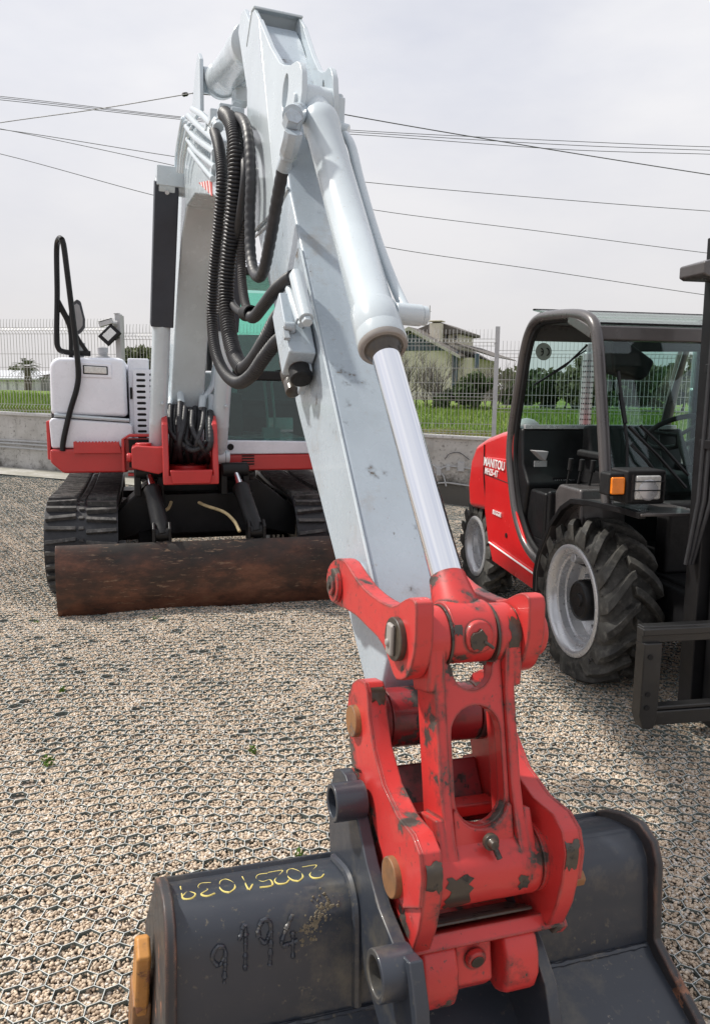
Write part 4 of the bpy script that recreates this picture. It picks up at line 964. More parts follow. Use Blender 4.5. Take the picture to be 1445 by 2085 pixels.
# ---- boom ------------------------------------------------------------------------
under = [(4.99, .62), (4.90, .90), (4.76, 1.28), (4.55, 1.70), (4.36, 1.95), (4.10, 2.10), (3.70, 2.09), (3.0, 1.93), (2.10, 1.68)]
upper = [(2.05, 1.84), (2.3, 2.0), (2.95, 2.20), (3.5, 2.42), (4.10, 2.62), (4.55, 2.62), (4.88, 2.44), (5.12, 2.05), (5.26, 1.5), (5.26, .95), (5.22, .62)]
mb = MB(AF); mb.prism(under+upper, -.125, .125); mb.cyl((-.14, 5.10, .58), (.14, 5.10, .58), .14)
boom = mb.build('boom', M['white'], EX, .014, 30)
mb = MB(AF); mb.prism([(3.50, 2.50), (3.56, 2.80), (3.64, 2.86), (3.74, 2.80), (3.95, 2.56)], -.128, -.105); mb.prism([(3.50, 2.50), (3.56, 2.80), (3.64, 2.86), (3.74, 2.80), (3.95, 2.56)], .105, .128)
mb.build('ram_bracket', M['white'], boom, .006)
mb = MB(AF); mb.prism([A(385, 420, -.13), A(438, 421, -.13), A(438, 700, -.13), A(360, 820, -.13), A(372, 560, -.13)], -.124, -.1265) if False else None
tri = [A(404, 372, -.128), A(431, 366, -.128), A(432, 400, -.128)]
mb.prism(tri, -.1275, -.1255)
mb.build('red_decal', plain('red_decal', (.55, .07, .05), .4, 0, .1), boom, 0)
mb = MB(AF)
for k in range(4):
    t = .2+k*.2; a = Vector(tri[0]).lerp(Vector(tri[1]), t); b = Vector(tri[0]).lerp(Vector(tri[2]), min(1, t+.08)); d = (Vector(tri[1])-Vector(tri[0]))*.03
    mb.prism([tuple(a-d), tuple(a+d), tuple(b+d), tuple(b-d)], -.1282, -.1274)
mb.build('decal_stripe', M['letter'], boom, 0)
# cross tube holding the heads of the two boom rams
bt = (4.33, 2.27)
mb = MB(AF); mb.cyl((-.30, *bt), (.30, *bt), .062); mb.cyl((-.285, *bt), (-.18, *bt), .075); mb.cyl((.18, *bt), (.285, *bt), .075); mb.box(-.30, .30, bt[0]-.08, bt[0]+.06, bt[1]-.02, bt[1]+.105)
mb.cyl((-.305, *bt), (-.295, *bt), .045, n=6)
mb.build('ram_cross_tube', M['white'], boom, .005)
for s in (-1, 1):
    x = s*.232; foot = Vector((x, 4.84, .42)); head = Vector((x, *bt)); D = (head-foot).normalized(); L = (head-foot).length
    mb = MB(AF); mb.lathe([(.05, .04), (.062, .09), (.064, .10), (.064, .24), (.066, .25), (.066, .27), (.064, .28), (.064, L*.52), (.058, L*.53)], foot, D, 32); mb.cyl(foot-Vector((.05, 0, 0)), foot+Vector((.05, 0, 0)), .055)
    mb.cyl(foot+D*.42+Vector((.02, -.06, 0)), foot+D*.42+Vector((.02, -.09, -.01)), .012, n=8)
    bc = mb.build('boom_cylinder', M['white'], EX, .004)
    mb = MB(AF); mb.lathe([(.036, L*.5), (.036, L-.05)], foot, D, 24); mb.build('piston_rod', M['chrome'], bc, 0)
    mb = MB(AF); mb.cyl(head-Vector((.045, 0, 0)), head+Vector((.045, 0, 0)), .07); mb.build('rod_eye', M['white'], bc, .004)
    q = Vector((0, -D.z, D.y)); mb = MB(AF)
    for t0, t1 in ((L*.515, L+.02),):
        c = foot+D*((t0+t1)/2)+q*.058
        mb.obox(c, D*((t1-t0)/2), Vector((.076, 0, 0)), q*.006)
        for e in (-1, 1): mb.obox(c+Vector((e*.073, 0, 0))-q*.05, D*((t1-t0)/2), Vector((.005, 0, 0)), q*.052)
    mb.build('rod_guard', plain('dark_guard_sheet', (.030, .036, .05), .55, 0, .15, 5), bc, .004)
    mb = MB(AF); c = foot+D*(L-.04)+q*.066; mb.cyl(c, c+q*.012, .016, n=6); mb.build('guard_bolt', M['rim'], bc, .001)
    for e in (-1, 1): mb = MB(AF); mb.cyl(foot+Vector((e*.052, 0, 0)), foot+Vector((e*.085, 0, 0)), .052); mb.build('foot_pin', M['white'], bc, .005)
# hydraulic pipes clipped on the flank of the boom
def BL_(x, y, l): return Vector((l, *A(x, y, l)))
for k, P in enumerate((((392, 222), (412, 234), (440, 262)), ((384, 236), (402, 254), (438, 285)), ((380, 258), (398, 280), (438, 310)), ((382, 284), (400, 308), (438, 340)), ((386, 304), (402, 326), (434, 364)))):
    mb = MB(AF); mb.tube([BL_(*P[0], -.17), BL_(*P[1], -.165), BL_(*P[2], -.16)], .017 if k < 3 else .014, 10); mb.build('hydraulic_pipe', M['white'], boom, 0)
for k in range(4):
    dx = k*6; mb = MB(AF); mb.tube([BL_(372+dx*1.2, 240+k*6, -.16), BL_(370+dx, 250+k*6, -.17), BL_(360+dx*.9, 310+k*3, -.17), BL_(358+dx*.8, 352, -.17)], .011, 8)
    mb.build('hydraulic_pipe', M['white'], boom, 0)
for p, q, w, h in (((439, 250), (432, 370), .05, .022), ((376, 240), (366, 330), .05, .016)):
    mb = MB(AF); mb.bar(BL_(*p, -.15), BL_(*q, -.15), w, h, (1, 0, 0)); mb.build('pipe_clamp', M['white'], boom, .004)
# ---- stick ram on top of the boom -------------------------------------------------
a0 = Vector((0, *A(428, 190, 0))); a1 = Vector((0, *A(503, 80, 0))); a1 = Vector((0, 2.30, 2.42)) if a1.y > 3 else a1
a0 = Vector((0, 3.62, 2.71)); a1 = Vector((0, 2.42, 2.53)); D = a1-a0; L = D.length
mb = MB(AF); mb.lathe([(.05, -.02), (.085, .02), (.098, .03), (.098, .10), (.09, .11), (.09, L*.62), (.098, L*.63), (.098, L*.78), (.08, L*.79)], a0, D, 36); mb.cyl(a0-Vector((.10, 0, 0)), a0+Vector((.10, 0, 0)), .07)
ac = mb.build('arm_cylinder', M['white'], EX, .004)
mb = MB(AF); mb.lathe([(.045, L*.7), (.045, L)], a0, D, 28); mb.build('piston_rod', M['chrome'], ac, 0)
mb = MB(AF); mb.cyl(a1-Vector((.07, 0, 0)), a1+Vector((.07, 0, 0)), .055)
for s in (-1, 1): mb.prism([(2.50, 2.53), (2.44, 2.585), (2.36, 2.57), (2.20, 2.44), (2.25, 2.2)], *sorted((s*.098, s*.078)))
mb.build('rod_eye', M['white'], ac, .004)
mb = MB(AF); mb.tube([a0+Vector((.07, -.3, -.10)), a0+Vector((.075, -.5, -.14)), a0+Vector((.075, -.95, -.17))], .018, 10); mb.box(.03, .11, a0.y-.36, a0.y-.24, a0.z-.20, a0.z-.08)
mb.build('oil_pipe', M['white'], ac, .003)
# ---- hoses --------------------------------------------------------------------------
def hosepx(P, r, pitch=0, amp=.1, mat='hose', name='hydraulic_hose', n=12, k=10):
    mb = MB(); pts = [W(*p) for p in P]
    if pitch: mb.hose(pts, r, pitch, amp, n)
    else: mb.tube(pts, r, n, k)
    return mb.build(name, M[mat], EX, 0, 60)
def hosel(P, r, pitch=0, amp=.1, mat='hose', n=12, k=10):
    mb = MB(AF); pts = [(l, *A(x, y, l)) for x, y, l in P]
    if pitch: mb.hose(pts, r, pitch, amp, n)
    else: mb.tube(pts, r, n, k)
    return mb.build('hydraulic_hose', M[mat], EX, 0, 60)
hosel([(437, 268, -.17), (446, 300, -.20), (452, 360, -.21), (446, 450, -.215), (437, 540, -.22), (432, 640, -.22), (438, 710, -.22), (455, 755, -.21), (482, 779, -.20), (510, 766, -.19), (536, 730, -.175), (560, 700, -.155), (582, 682, -.14)], .0215, .0135, .17)
hosel([(458, 232, -.16), (470, 246, -.175), (478, 280, -.18), (481, 340, -.18), (476, 430, -.18), (466, 530, -.185), (461, 610, -.19), (467, 680, -.19), (480, 728, -.185), (496, 752, -.18)], .029, .015, .16, n=14)
hosel([(480, 728, -.185), (494, 750, -.18), (515, 735, -.175), (540, 696, -.165), (562, 655, -.15), (582, 630, -.14)], .0255, .014, .16, n=14)
hosel([(490, 290, -.15), (498, 340, -.155), (494, 400, -.16), (479, 490, -.165), (467, 560, -.17), (468, 605, -.17), (482, 630, -.165), (505, 640, -.16)], .0165, 0)
hosel([(497, 360, -.14), (497, 430, -.14), (492, 500, -.14), (493, 570, -.145), (499, 615, -.15), (507, 638, -.155)], .0165, .012, .16, mat='hose_dusty')
hosel([(502, 637, -.16), (516, 646, -.16), (536, 623, -.155), (560, 592, -.15), (584, 571, -.14), (596, 564, -.135)], .0205, .014, .12)
hosel([(482, 238, -.14), (496, 246, -.15), (506, 280, -.15), (511, 360, -.15), (509, 440, -.15), (510, 510, -.15), (516, 550, -.15), (527, 564, -.15), (538, 547, -.15), (550, 490, -.15), (562, 420, -.148), (572, 365, -.145), (577, 338, -.142)], .0205, .032, .05)
hosel([(470, 300, -.145), (466, 420, -.145), (455, 520, -.15), (448, 640, -.16)], .017, .013, .16, mat='hose_dusty')
mb = MB(AF); mb.ring(Vector((-.165, *A(500, 638, -.165))), Vector((-.158, *A(512, 638, -.158))), .031, .024, 16); mb.build('hose_tie', M['black_matte'], EX, .001)
# fittings where the hoses leave the boom
for x, y, l, r in ((440, 240, -.16, .038), (428, 258, -.15, .030), (458, 228, -.15, .034), (480, 232, -.14, .026)):
    mb = MB(AF); p = Vector((l, *A(x, y, l))); mb.obox(p, (r*.9, 0, 0), (0, r, 0), (0, 0, r*.8)); q = Vector((l, *A(x+5, y+20, l))); mb.cyl(p, q, r*.72, n=10); mb.cyl(p+(q-p)*.5, p+(q-p)*.8, r*.85, n=6)
    mb.build('hose_fitting', M['white'], boom, .006)
# swivel elbow feeding the ram head
mb = MB(AF)
def EL(x, y, l=-.142): return Vector((l, *A(x, y, l)))
mb.cyl(EL(575, 348), EL(588, 312), .023, n=14); mb.cyl(EL(586, 320), EL(591, 300), .029, n=6)
mb.tube([EL(588, 310), EL(595, 285), EL(598, 268)], .031, 8); mb.cyl(EL(592, 258), EL(599, 236), .030, n=6); mb.cyl(EL(596, 236, -.13), EL(612, 228, -.05), .034, n=16)
mb.build('hose_elbow', M['white_dirty'], EX, .003)
# valve block on the flank of the dipper
def VB(px, py, l): return Vector((l, *A(px, py, l)))
mb = MB(AF); c = VB(604, 668, -.125); ad = Vector((0, -.75, -.66)); an = Vector((0, -.66, .75))
d0 = (VB(612, 740, -.13)-VB(590, 620, -.13)); Lh = d0.length; d0.normalize(); an = Vector((0, -d0.z, d0.y))
cm = (VB(612, 740, -.13)+VB(590, 625, -.13))/2
mb.obox(cm+Vector((-.005, 0, 0)), d0*(Lh/2), Vector((.043, 0, 0)), an*.055); mb.obox(cm+Vector((.022, 0, 0))+an*.05, d0*(Lh*.62), Vector((.012, 0, 0)), an*.06)
vb = mb.build('valve_block', M['white_dirty'], EX, .006)
for px0, py0, px1, py1, r in ((603, 560, 624, 650, .023), (590, 588, 612, 655, .016)):
    mb = MB(AF); p = VB(px0, py0, -.135); q = VB(px1, py1, -.135); mb.cyl(p, q, r, n=20); mb.cyl(q, q+(q-p).normalized()*.018, r*.75, n=6); mb.cyl(p, p-(q-p).normalized()*.014, r*.75, n=6)
    mb.build('valve_spool', M['white'], vb, .003)
mb = MB(AF); c0 = VB(600, 668, -.15); mb.cyl(c0, c0+Vector((-.035, 0, 0)), .018, n=12); mb.bar(c0+Vector((-.03, 0, 0)), c0+Vector((-.03, 0, 0))+d0*.05, .012, .02, (1, 0, 0)); mb.build('valve_lever', M['white_dirty'], vb, .003)
for px0, py0, px1, py1, r, m in ((600, 700, 614, 772, .036, 'steel'), (580, 735, 597, 800, .026, 'grease')):
    p = VB(px0, py0, -.13); q = VB(px1, py1, -.13); Lq = (q-p).length; mb = MB(AF)
    mb.lathe([(r*.8, 0), (r*.8, Lq*.35), (r, Lq*.36), (r, Lq*.62), (r*.86, Lq*.66), (r*.92, Lq*.7), (r*.92, Lq*.98), (r*.7, Lq)], p, q-p, 24); mb.build('hose_coupler', M[m], vb, .002)
    if m == 'steel':
        mb = MB(AF); mb.lathe([(r*.98, Lq*.72), (r*.98, Lq*1.0), (r*.8, Lq*1.04)], p, q-p, 24); mb.build('coupler_cap', M['black_matte'], vb, .002)
# ---- undercarriage -----------------------------------------------------------------
mb = MB(CF); mb.strip([(.06, .0), (.015, .06), (.0, .16), (.0, .30), (.02, .40), (.05, .455), (.075, .47)][::-1], -1.10, 1.10, -.022)
bl = mb.build('dozer_blade', M['rust'], EX, .004, 50)
mb = MB(CF); mb.box(-1.10, 1.10, .062, .085, .458, .476); mb.build('blade_lip', M['steel'], bl, .004)
mb = MB(CF)
for x in (-1.098, 1.086): mb.prism([(.03, .02), (.0, .16), (.0, .30), (.05, .455), (.13, .42), (.15, .08)], x, x+.012)
mb.build('blade_end_plate', M['rust'], bl, .003)
mb = MB(CF)
for s in (-1, 1):
    mb.bar((s*.42-.06, .06, .20), (s*.46-.06, 1.2, .40), .10, .14)
    for e in (-1, 1): mb.prism([(.06, .34), (.06, .58), (.13, .62), (.20, .56), (.22, .34)], s*.335-.055+e*.055-.011, s*.335-.055+e*.055+.011)
mb.build('blade_arm', M['black'], EX, .008)
for s in (-1, 1):
    x = s*.335-.055; xt = s*.325-.14; p = Vector((x, .13, .53)); q = Vector((xt, .62, .93)); d = (q-p); L = d.length
    mb = MB(CF); mb.lathe([(.05, -.03), (.062, .02), (.062, L*.62), (.066, L*.63), (.066, L*.70), (.05, L*.71)], p, d, 28); mb.cyl(p-Vector((.05, 0, 0)), p+Vector((.05, 0, 0)), .05)
    bc = mb.build('blade_cylinder', M['black'], EX, .004)
    mb = MB(CF); mb.lathe([(.03, L*.65), (.03, L)], p, d, 20); mb.build('piston_rod', M['chrome'], bc, 0)
    mb = MB(CF); mb.cyl(q-Vector((.10, 0, 0)), q+Vector((.10, 0, 0)), .06); mb.box(xt-.11, xt-.06, .58, .95, .74, .97); mb.box(xt+.06, xt+.11, .58, .95, .74, .97); mb.build('cylinder_bracket', M['black'], bc, .008)
for P in ([(405, 1023, 5.95), (420, 1030, 5.9), (455, 1042, 5.8), (476, 1060, 5.72), (488, 1082, 5.66)], [(349, 1022, 6.0), (344, 1034, 5.95), (336, 1040, 5.9)]): hosepx(P, .012, mat='beige', n=8)
mb = MB(CF)
mb.box(-.70, .70, 1.15, 1.45, .30, .62); mb.box(-.70, .70, 1.9, 2.2, .30, .62); mb.box(-.45, .35, .72, 2.3, .42, .74)
mb.prism([(-.70, .30), (-.45, .55), (-.45, .80), (.35, .80), (.35, .55), (.70, .30), (.70, .55), (.45, .80), (-.55, .80), (-.70, .55)][0:0] or [(-.72, .34), (-.40, .44), (.32, .44), (.72, .34), (.72, .58), (.40, .82), (-.46, .82), (-.72, .58)], .9, 1.25, 'y')
mb.lathe([(.50, .74), (.50, .84), (.44, .84), (.44, .90)], CF.w(-.03, 1.55, 0)*0+Vector((-.03, 1.55, 0)), (0, 0, 1), 40)
mb.build('undercarriage_frame', M['black'], EX, .012)
def track(x0, x1):
    yf, yr, r, zc = .82, 2.75, .335, .35
    def path(n=64):
        segs = []; Ls = yr-yf; per = 2*Ls+2*pi*r
        for i in range(n):
            s = per*i/n
            if s < pi*r: a = -pi/2-s/r; segs.append((yf+r*cos(a), zc+r*sin(a), a))
            elif s < pi*r+Ls: u = s-pi*r; segs.append((yf+u, zc+r+.02*sin(pi*u/Ls)*-1, pi/2))
            elif s < 2*pi*r+Ls: a = pi/2-(s-pi*r-Ls)/r; segs.append((yr+r*cos(a), zc+r*sin(a), a))
            else: u = s-2*pi*r-Ls; segs.append((yr-u, zc-r, -pi/2))
        return segs
    mb = MB(CF); pt = path(200); n = len(pt); R = []
    for y, z, a in pt: R.append([mb.v((x, y+cos(a)*d, z+sin(a)*d)) for x, d in ((x0, 0), (x1, 0), (x1, -.03), (x0, -.03))])
    for i in range(n):
        A_, B_ = R[i], R[(i+1) % n]
        for k in range(4): mb.f((A_[k], A_[(k+1) % 4], B_[(k+1) % 4], B_[k]))
    nb = len(mb.bm.faces); w = x1-x0; rr = random.Random(2)
    lug = path(68)
    for i, (y, z, a) in enumerate(lug):
        o = Vector((0, cos(a), sin(a))); t = Vector((0, -sin(a), cos(a)))
        for side in (0, 1):
            sk = .010 if (i % 2) else -.004
            cx = x0+w*(.225 if side == 0 else .775); tt = t*(.0 if side == 0 else .03)
            mb.obox(Vector((cx, y, z))+o*.014+tt, Vector((w*.205, 0, 0))+t*(sk if side else -sk), t*.0135, o*.022)
        mb.obox(Vector(((x0+x1)/2, y, z))+o*.006, Vector((w*.035, 0, 0)), t*.012, o*.012)
    mb.bm.faces.ensure_lookup_table()
    for i_, f_ in enumerate(mb.bm.faces): f_.material_index = 0 if i_ < nb else 1
    tk = mb.build('rubber_track', [M['hose'], M['track']], EX, .003)
    xi = x0 if x0 < 0 else x1; s = -1 if x0 < 0 else 1
    mb = MB(CF); mb.box(x0+.1, x1-.1, yf+.1, yr-.1, .14, .52); mb.lathe([(.27, -.1), (.28, -.08), (.28, .08), (.27, .1)], ((x0+x1)/2, yf, zc), (1, 0, 0), 36); mb.lathe([(.27, -.08), (.27, .08)], ((x0+x1)/2, yr, zc), (1, 0, 0), 36)
    mb.build('track_frame', M['black'], tk, .01)
    for k in range(5):
        mb = MB(CF); y = yf+.42+k*.28; mb.cyl((x0+.06, y, .14), (x1-.06, y, .14), .10, n=20); mb.build('track_roller', M['black'], tk, .008)
    mb = MB(CF); e = x0+.03 if x0 < 0 else x1-.03; mb.lathe([(.20, 0), (.20, s*.02), (.09, s*.03), (.07, s*.055)], (e, yf, zc), (1, 0, 0), 24); mb.build('idler_wheel', M['steel'], tk, .004)
track(-1.225, -.70); track(.66, 1.185)
# ---- upper structure -------------------------------------------------------------------
mb = MB(CF)
mb.prism([(-1.19, 1.085), (-1.19, .985), (-1.10, .90), (-.62, .90), (-.62, 1.09)], .84, 2.7, 'y')
mb.box(-.62, 1.14, 1.05, 2.7, .90, 1.10); mb.prism([(.02, .905), (1.16, .905), (1.16, 1.04), (.02, 1.04)], .78, 2.7, 'y')
uf = mb.build('upper_frame', M['red_frame'], EX, .018)
mb = MB(CF)                                                   # serrated step
pts = [(-1.02, 1.06)]+[p for i in range(12) for p in ((-.98+i*.0225, 1.150), (-.98+i*.0225+.011, 1.140))]+[(-.70, 1.15), (-.68, 1.06)]
pts = [(-1.015, 1.055), (-1.015, 1.145)]+[p for i in range(13) for p in ((-.995+i*.024, 1.150), (-.983+i*.024, 1.138))]+[(-.685, 1.148), (-.662, 1.055)]
mb.prism(pts, .80, .835, 'y'); mb.box(-1.0, -.68, .835, .93, 1.05, 1.075); mb.build('access_step', M['red_frame'], uf, .004)
mb = MB(CF)
mb.strip([(-.64, .915), (-.64, 1.165), (-.60, 1.185), (-.36, 1.185)], .72, .80, .022, 'y'); mb.strip([(-.36, .90), (-.62, .905)], .72, .80, .022, 'y'); mb.box(-.64, -.36, .80, .83, .92, 1.17)
mb.build('swing_guard', M['red_frame'], uf, .006)
mb = MB(CF); mb.box(-.61, -.38, .785, .795, .945, 1.16); mb.build('guard_recess', M['black'], uf, 0)
mb = MB(CF)
mb.prism([(-.585, .975), (-.585, 1.125), (-.55, 1.14), (-.40, 1.13), (-.33, 1.14), (-.33, .955), (-.40, .93)], .40, .70, 'y')
mb.cyl((-.585, .46, 1.05), (-.62, .46, 1.05), .035, n=12); mb.cyl((-.50, .52, 1.12), (-.50, .52, 1.155), .06)
for s, x in ((-1, -.345), (1, .012)):
    mb.prism([(.30, .86), (.30, 1.0), (.38, 1.30), (.50, 1.36), (.62, 1.25), (.78, .98), (.78, .86)], x-.022, x+.022)
mb.box(-.345, .012, .30, .80, .86, .93); mb.cyl((-.17, .62, .84), (-.17, .62, .98), .14)
mb.prism([(-.30, .87), (-.03, .87), (-.01, .97), (-.32, .97)], .27, .33, 'y')
mb.build('swing_bracket', M['red_frame'], EX, .010)
# hood
mb = MB(CF)
hood = [(-1.185, 1.09), (-1.185, 1.62)]+arc(-1.095, 1.69, .088, 180, 95, 7)+[(-.66, 1.79), (-.605, 1.77), (-.600, 1.29), (-.60, 1.09)]
mb.prism([(-1.175, 1.345), (-1.172, 1.62)]+arc(-1.085, 1.695, .085, 180, 95, 7)+[(-.67, 1.785)]+arc(-.66, 1.735, .045, 80, 0, 5)+[(-.612, 1.33)], .88, 2.45, 'y')
hd = mb.build('engine_hood', M['white_clean'], EX, .035, 40, seg=4)
mb = MB(CF); mb.prism([(-1.18, 1.09), (-1.19, 1.30), (-1.165, 1.325), (-.60, 1.285), (-.575, 1.26), (-.575, 1.12), (-.60, 1.09)], .865, 2.45, 'y'); mb.build('lower_panel', M['white_clean'], hd, .022, 40, seg=3)
mb = MB(CF); mb.sweep([(-1.15, .868, 1.345), (-.60, .868, 1.305)], .014, 8); mb.build('trim_strip', M['white'], hd, 0)
mb = MB(CF); mb.sweep([(-1.17, .90, 1.33), (-.60, .90, 1.292)], .016, 6); mb.build('panel_gap', M['black_matte'], hd, 0)
mb = MB(CF); mb.prism([(-.955, 1.635), (-.955, 1.745), (-.72, 1.735), (-.72, 1.63)], .868, .89, 'y', [[(-.925, 1.66), (-.925, 1.722), (-.75, 1.714), (-.75, 1.655)]]); mb.build('lamp_bezel', M['white_clean'], hd, .004)
mb = MB(CF); mb.prism([(-.928, 1.657), (-.928, 1.725), (-.747, 1.717), (-.747, 1.652)], .864, .884, 'y'); lp = mb.build('headlight', M['black_matte'], EX, .004)
mb = MB(CF); mb.prism([(-.920, 1.664), (-.920, 1.718), (-.755, 1.711), (-.755, 1.659)], .855, .87, 'y'); mb.build('lens', M['lens'], lp, .006)
mb = MB(CF); mb.box(-1.19, -.60, 2.45, 2.7, 1.09, 1.62); mb.box(-1.195, -1.17, 1.1, 2.5, 1.12, 1.6); mb.build('rear_cover', M['black_matte'], hd, .03)
mb = MB(CF); mb.box(-1.215, -1.187, .9, 2.7, 1.0, 1.30); mb.build('side_skirt', M['red_frame'], hd, .01)
# grille panel beside the boom
mb = MB(CF); holes = []
for i in range(2):
    for k in range(12):
        cx = -.505+i*.10; cz = 1.66-k*.0445; holes.append(arc(cx+.025, cz, .010, -90, 90, 5)+arc(-.025+cx, cz, .010, 90, 270, 5))
mb.box(-.60, -.44, .955, 2.3, 1.10, 1.785)
gp_ = mb.build('side_cover', M['white_clean'], EX, .01)
mb = MB(CF); mb.prism([(-.565, 1.135), (-.565, 1.70), (-.34, 1.70), (-.34, 1.135)], .936, .948, 'y', holes); mb.build('grille', M['white_clean'], gp_, .002)
mb = MB(CF); mb.box(-.56, -.34, .9485, .953, 1.14, 1.695); mb.box(-.590, -.572, .945, .957, 1.47, 1.56); mb.box(-.52, -.45, .945, .957, 1.12, 1.155); mb.build('grille_backing', M['black_matte'], gp_, 0)
mb = MB(CF)
mb.cyl((-.395, .86, 1.30), (-.395, .86, 1.50), .022, n=12); mb.cyl((-.395, .86, 1.12), (-.395, .86, 1.32), .03, n=12); mb.build('accumulator', M['white_clean'], gp_, .003)
mb = MB(CF); mb.tube([(-.39, .85, 1.56), (-.385, .83, 1.62), (-.40, .83, 1.66)], .014, 8); mb.tube([(-.42, .86, 1.5), (-.40, .84, 1.54), (-.37, .84, 1.55)], .018, 8); mb.build('hydraulic_hose', M['hose'], EX, .001)
mb = MB(CF)                                                   # rear body behind the boom
mb.box(-.60, .12, 1.05, 2.6, 1.10, 1.70); mb.build('engine_cover', M['white_clean'], EX, .03)
mb = MB(CF); mb.box(-1.16, 1.12, 2.45, 2.72, .95, 1.62); mb.build('counterweight', M['white_clean'], EX, .06, seg=3)
# caps on top of the hood
mb = MB(CF); c = CF.ony(210, 722, 1.3); mb.lathe([(.055, 0), (.055, .02), (.035, .025), (.035, .05), (.042, .055), (.042, .09), (.018, .10)], (c[0], 1.3, 1.785), (0, 0, 1), 20); mb.build('filler_cap', M['grey'], hd, .002)
# ---- handrail and mirror ------------------------------------------------------------------
def PX(px, py, yc): a = CF.ony(px, py, yc); return (a[0], yc, a[1])
mb = MB(CF)
mb.tube([PX(x, y, .84) for x, y in ((128, 918), (130, 895), (143, 838), (157, 790), (160, 755), (154, 690), (146, 625), (138, 560), (131, 505), (127, 488))], .021, 10)
mb.tube([PX(127, 488, .84), PX(121, 486, .92), PX(116, 508, 1.0), PX(117, 600, 1.0), PX(116, 680, 1.0), PX(119, 708, 1.0), PX(135, 717, 1.0), PX(185, 720, 1.0)], .021, 10)
hr = mb.build('handrail', M['black'], EX, 0)
mb = MB(CF)
mb.tube([PX(118, 610, 1.0), PX(138, 648, 1.0), PX(160, 690, 1.0), PX(180, 720, 1.0)], .016, 8); mb.tube([PX(118, 618, 1.0), PX(142, 668, 1.0), PX(145, 730, 1.0)], .016, 8)
mb.tube([PX(146, 645, .98), PX(152, 645, 1.0), PX(160, 645, 1.02)], .012, 8)
mb.build('mirror_stay', M['black'], hr, 0)
mb = MB(CF); mr = [PX(x, y, 1.02) for x, y in ((146, 625), (157, 616), (163, 620), (170, 650), (170, 664), (165, 672), (154, 680), (147, 676), (144, 650))]
mcx = sum(p[0] for p in mr)/len(mr); mcz = sum(p[2] for p in mr)/len(mr); mb.prism([(mcx+(p[0]-mcx)*1.3, mcz+(p[2]-mcz)*1.2) for p in mr], 1.0, 1.05, 'y'); mo = mb.build('mirror', plain('mirror_plastic', (.05, .052, .06), .5), EX, .01)
mb = MB(CF); c = Vector(PX(157, 648, 1.0)); mb.prism([(c.x+(p[0]-c.x)*.95, c.z+(p[2]-c.z)*.92) for p in mr], .992, 1.0, 'y'); mb.build('mirror_glass', M['grey'], mo, .002)
mb = MB(CF); mb.cyl((-.98, 1.1, 1.79), (-.98, 1.1, 1.88), .05, n=16); mb.cyl((-.98, 1.1, 1.88), (-.98, 1.1, 1.90), .06, n=16); mb.build('pre_cleaner', M['grey'], hd, .003)
# ---- cab -----------------------------------------------------------------------------------
x0, x1, yf, yr, zb, zm, zt = .13, 1.10, .80, 2.2, 1.04, 1.66, 2.48
mb = MB(CF)
mb.prism([(x0-.03, zb), (x1+.02, zb), (x1+.02, 1.135), (x0-.03, 1.155)], yf-.03, yr, 'y')
cab = mb.build('cab', M['white_clean'], EX, .012)
mb = MB(CF)
for x in (x0, x1): mb.bar((x, yf+.02, 1.13), (x, yf+.10, zt), .05, .06, (0, 1, 0)); mb.bar((x, yr, 1.13), (x, yr-.05, zt), .06, .06, (0, 1, 0))
mb.bar((x0, yf+.04, 1.665), (x1, yf+.04, 1.665), .04, .075); mb.bar((x0, yf+.10, zt), (x1, yf+.10, zt), .06, .06)
mb.bar((x0+.0, yf+.5, 1.13), (x0, yf+.5, zt), .05, .05, (0, 1, 0))
mb.build('cab_frame', M['black'], cab, .01)
mb = MB(CF); mb.prism([(1.35, zt+.10), (1.35, zt+.13), (yf+.14, zt+.035), (yf+.14, zt+.02)], x0+.02, x1-.02); mb.build('roof_window', M['glass_teal'], cab, 0)
mb = MB(CF); mb.prism([(1.35, zt+.08), (1.35, zt+.15), (yr-.1, zt+.15), (yr, zt)], x0-.02, x1+.02); mb.build('cab_roof', M['white_clean'], cab, .03)
for nm, z0, z1 in (('front_window', 1.70, zt-.02), ('front_window', 1.16, 1.63)):
    mb = MB(CF); ya = yf+.02+(z0-1.13)*.059; yb = yf+.02+(z1-1.13)*.059
    mb.prism([(ya, z0), (yb, z1), (yb+.006, z1), (ya+.006, z0)], x0+.03, x1-.03); mb.build(nm, M['glass_teal' if z0 > 1.5 else 'glass_low'], cab, 0)
mb = MB(CF); mb.box(x1-.003, x1+.003, yf+.12, yr-.08, 1.16, zt-.05); mb.build('side_window', M['glass_teal'], cab, 0)
mb = MB(CF); mb.box(x0-.003, x0+.003, yf+.12, yf+.46, 1.16, zt-.05); mb.box(x0-.003, x0+.003, yf+.54, yr-.08, 1.16, zt-.05); mb.build('side_window', M['glass_teal'], cab, 0)
mb = MB(CF); mb.box(x0+.04, x1-.04, yr-.01, yr-.004, 1.16, zt-.02); mb.build('rear_window', M['glass_teal'], cab, 0)
mb = MB(CF); mb.box(x0, x1, yf+.05, yr, 1.10, 1.14); mb.prism([(1.62, 1.3), (1.62, 1.42), (1.5, 1.46), (1.75, 1.46), (1.86, 2.05), (1.98, 2.05), (1.95, 1.3)], .36, .86); mb.box(.2, .34, 1.35, 1.9, 1.14, 1.52); mb.box(.88, 1.04, 1.35, 1.9, 1.14, 1.52); mb.box(x0+.02, .68, yr-.12, yr-.02, 1.1, 1.45); mb.build('operator_seat', plain('grey_seat_fabric', (.07, .075, .085), .8, 0, .3, 12), cab, .03)
mb = MB(CF)
for x in (.50, .56): mb.tube([(x, .98, 1.2), (x, 1.0, 1.35), (x-.02, 1.03, 1.62)], .012, 8)
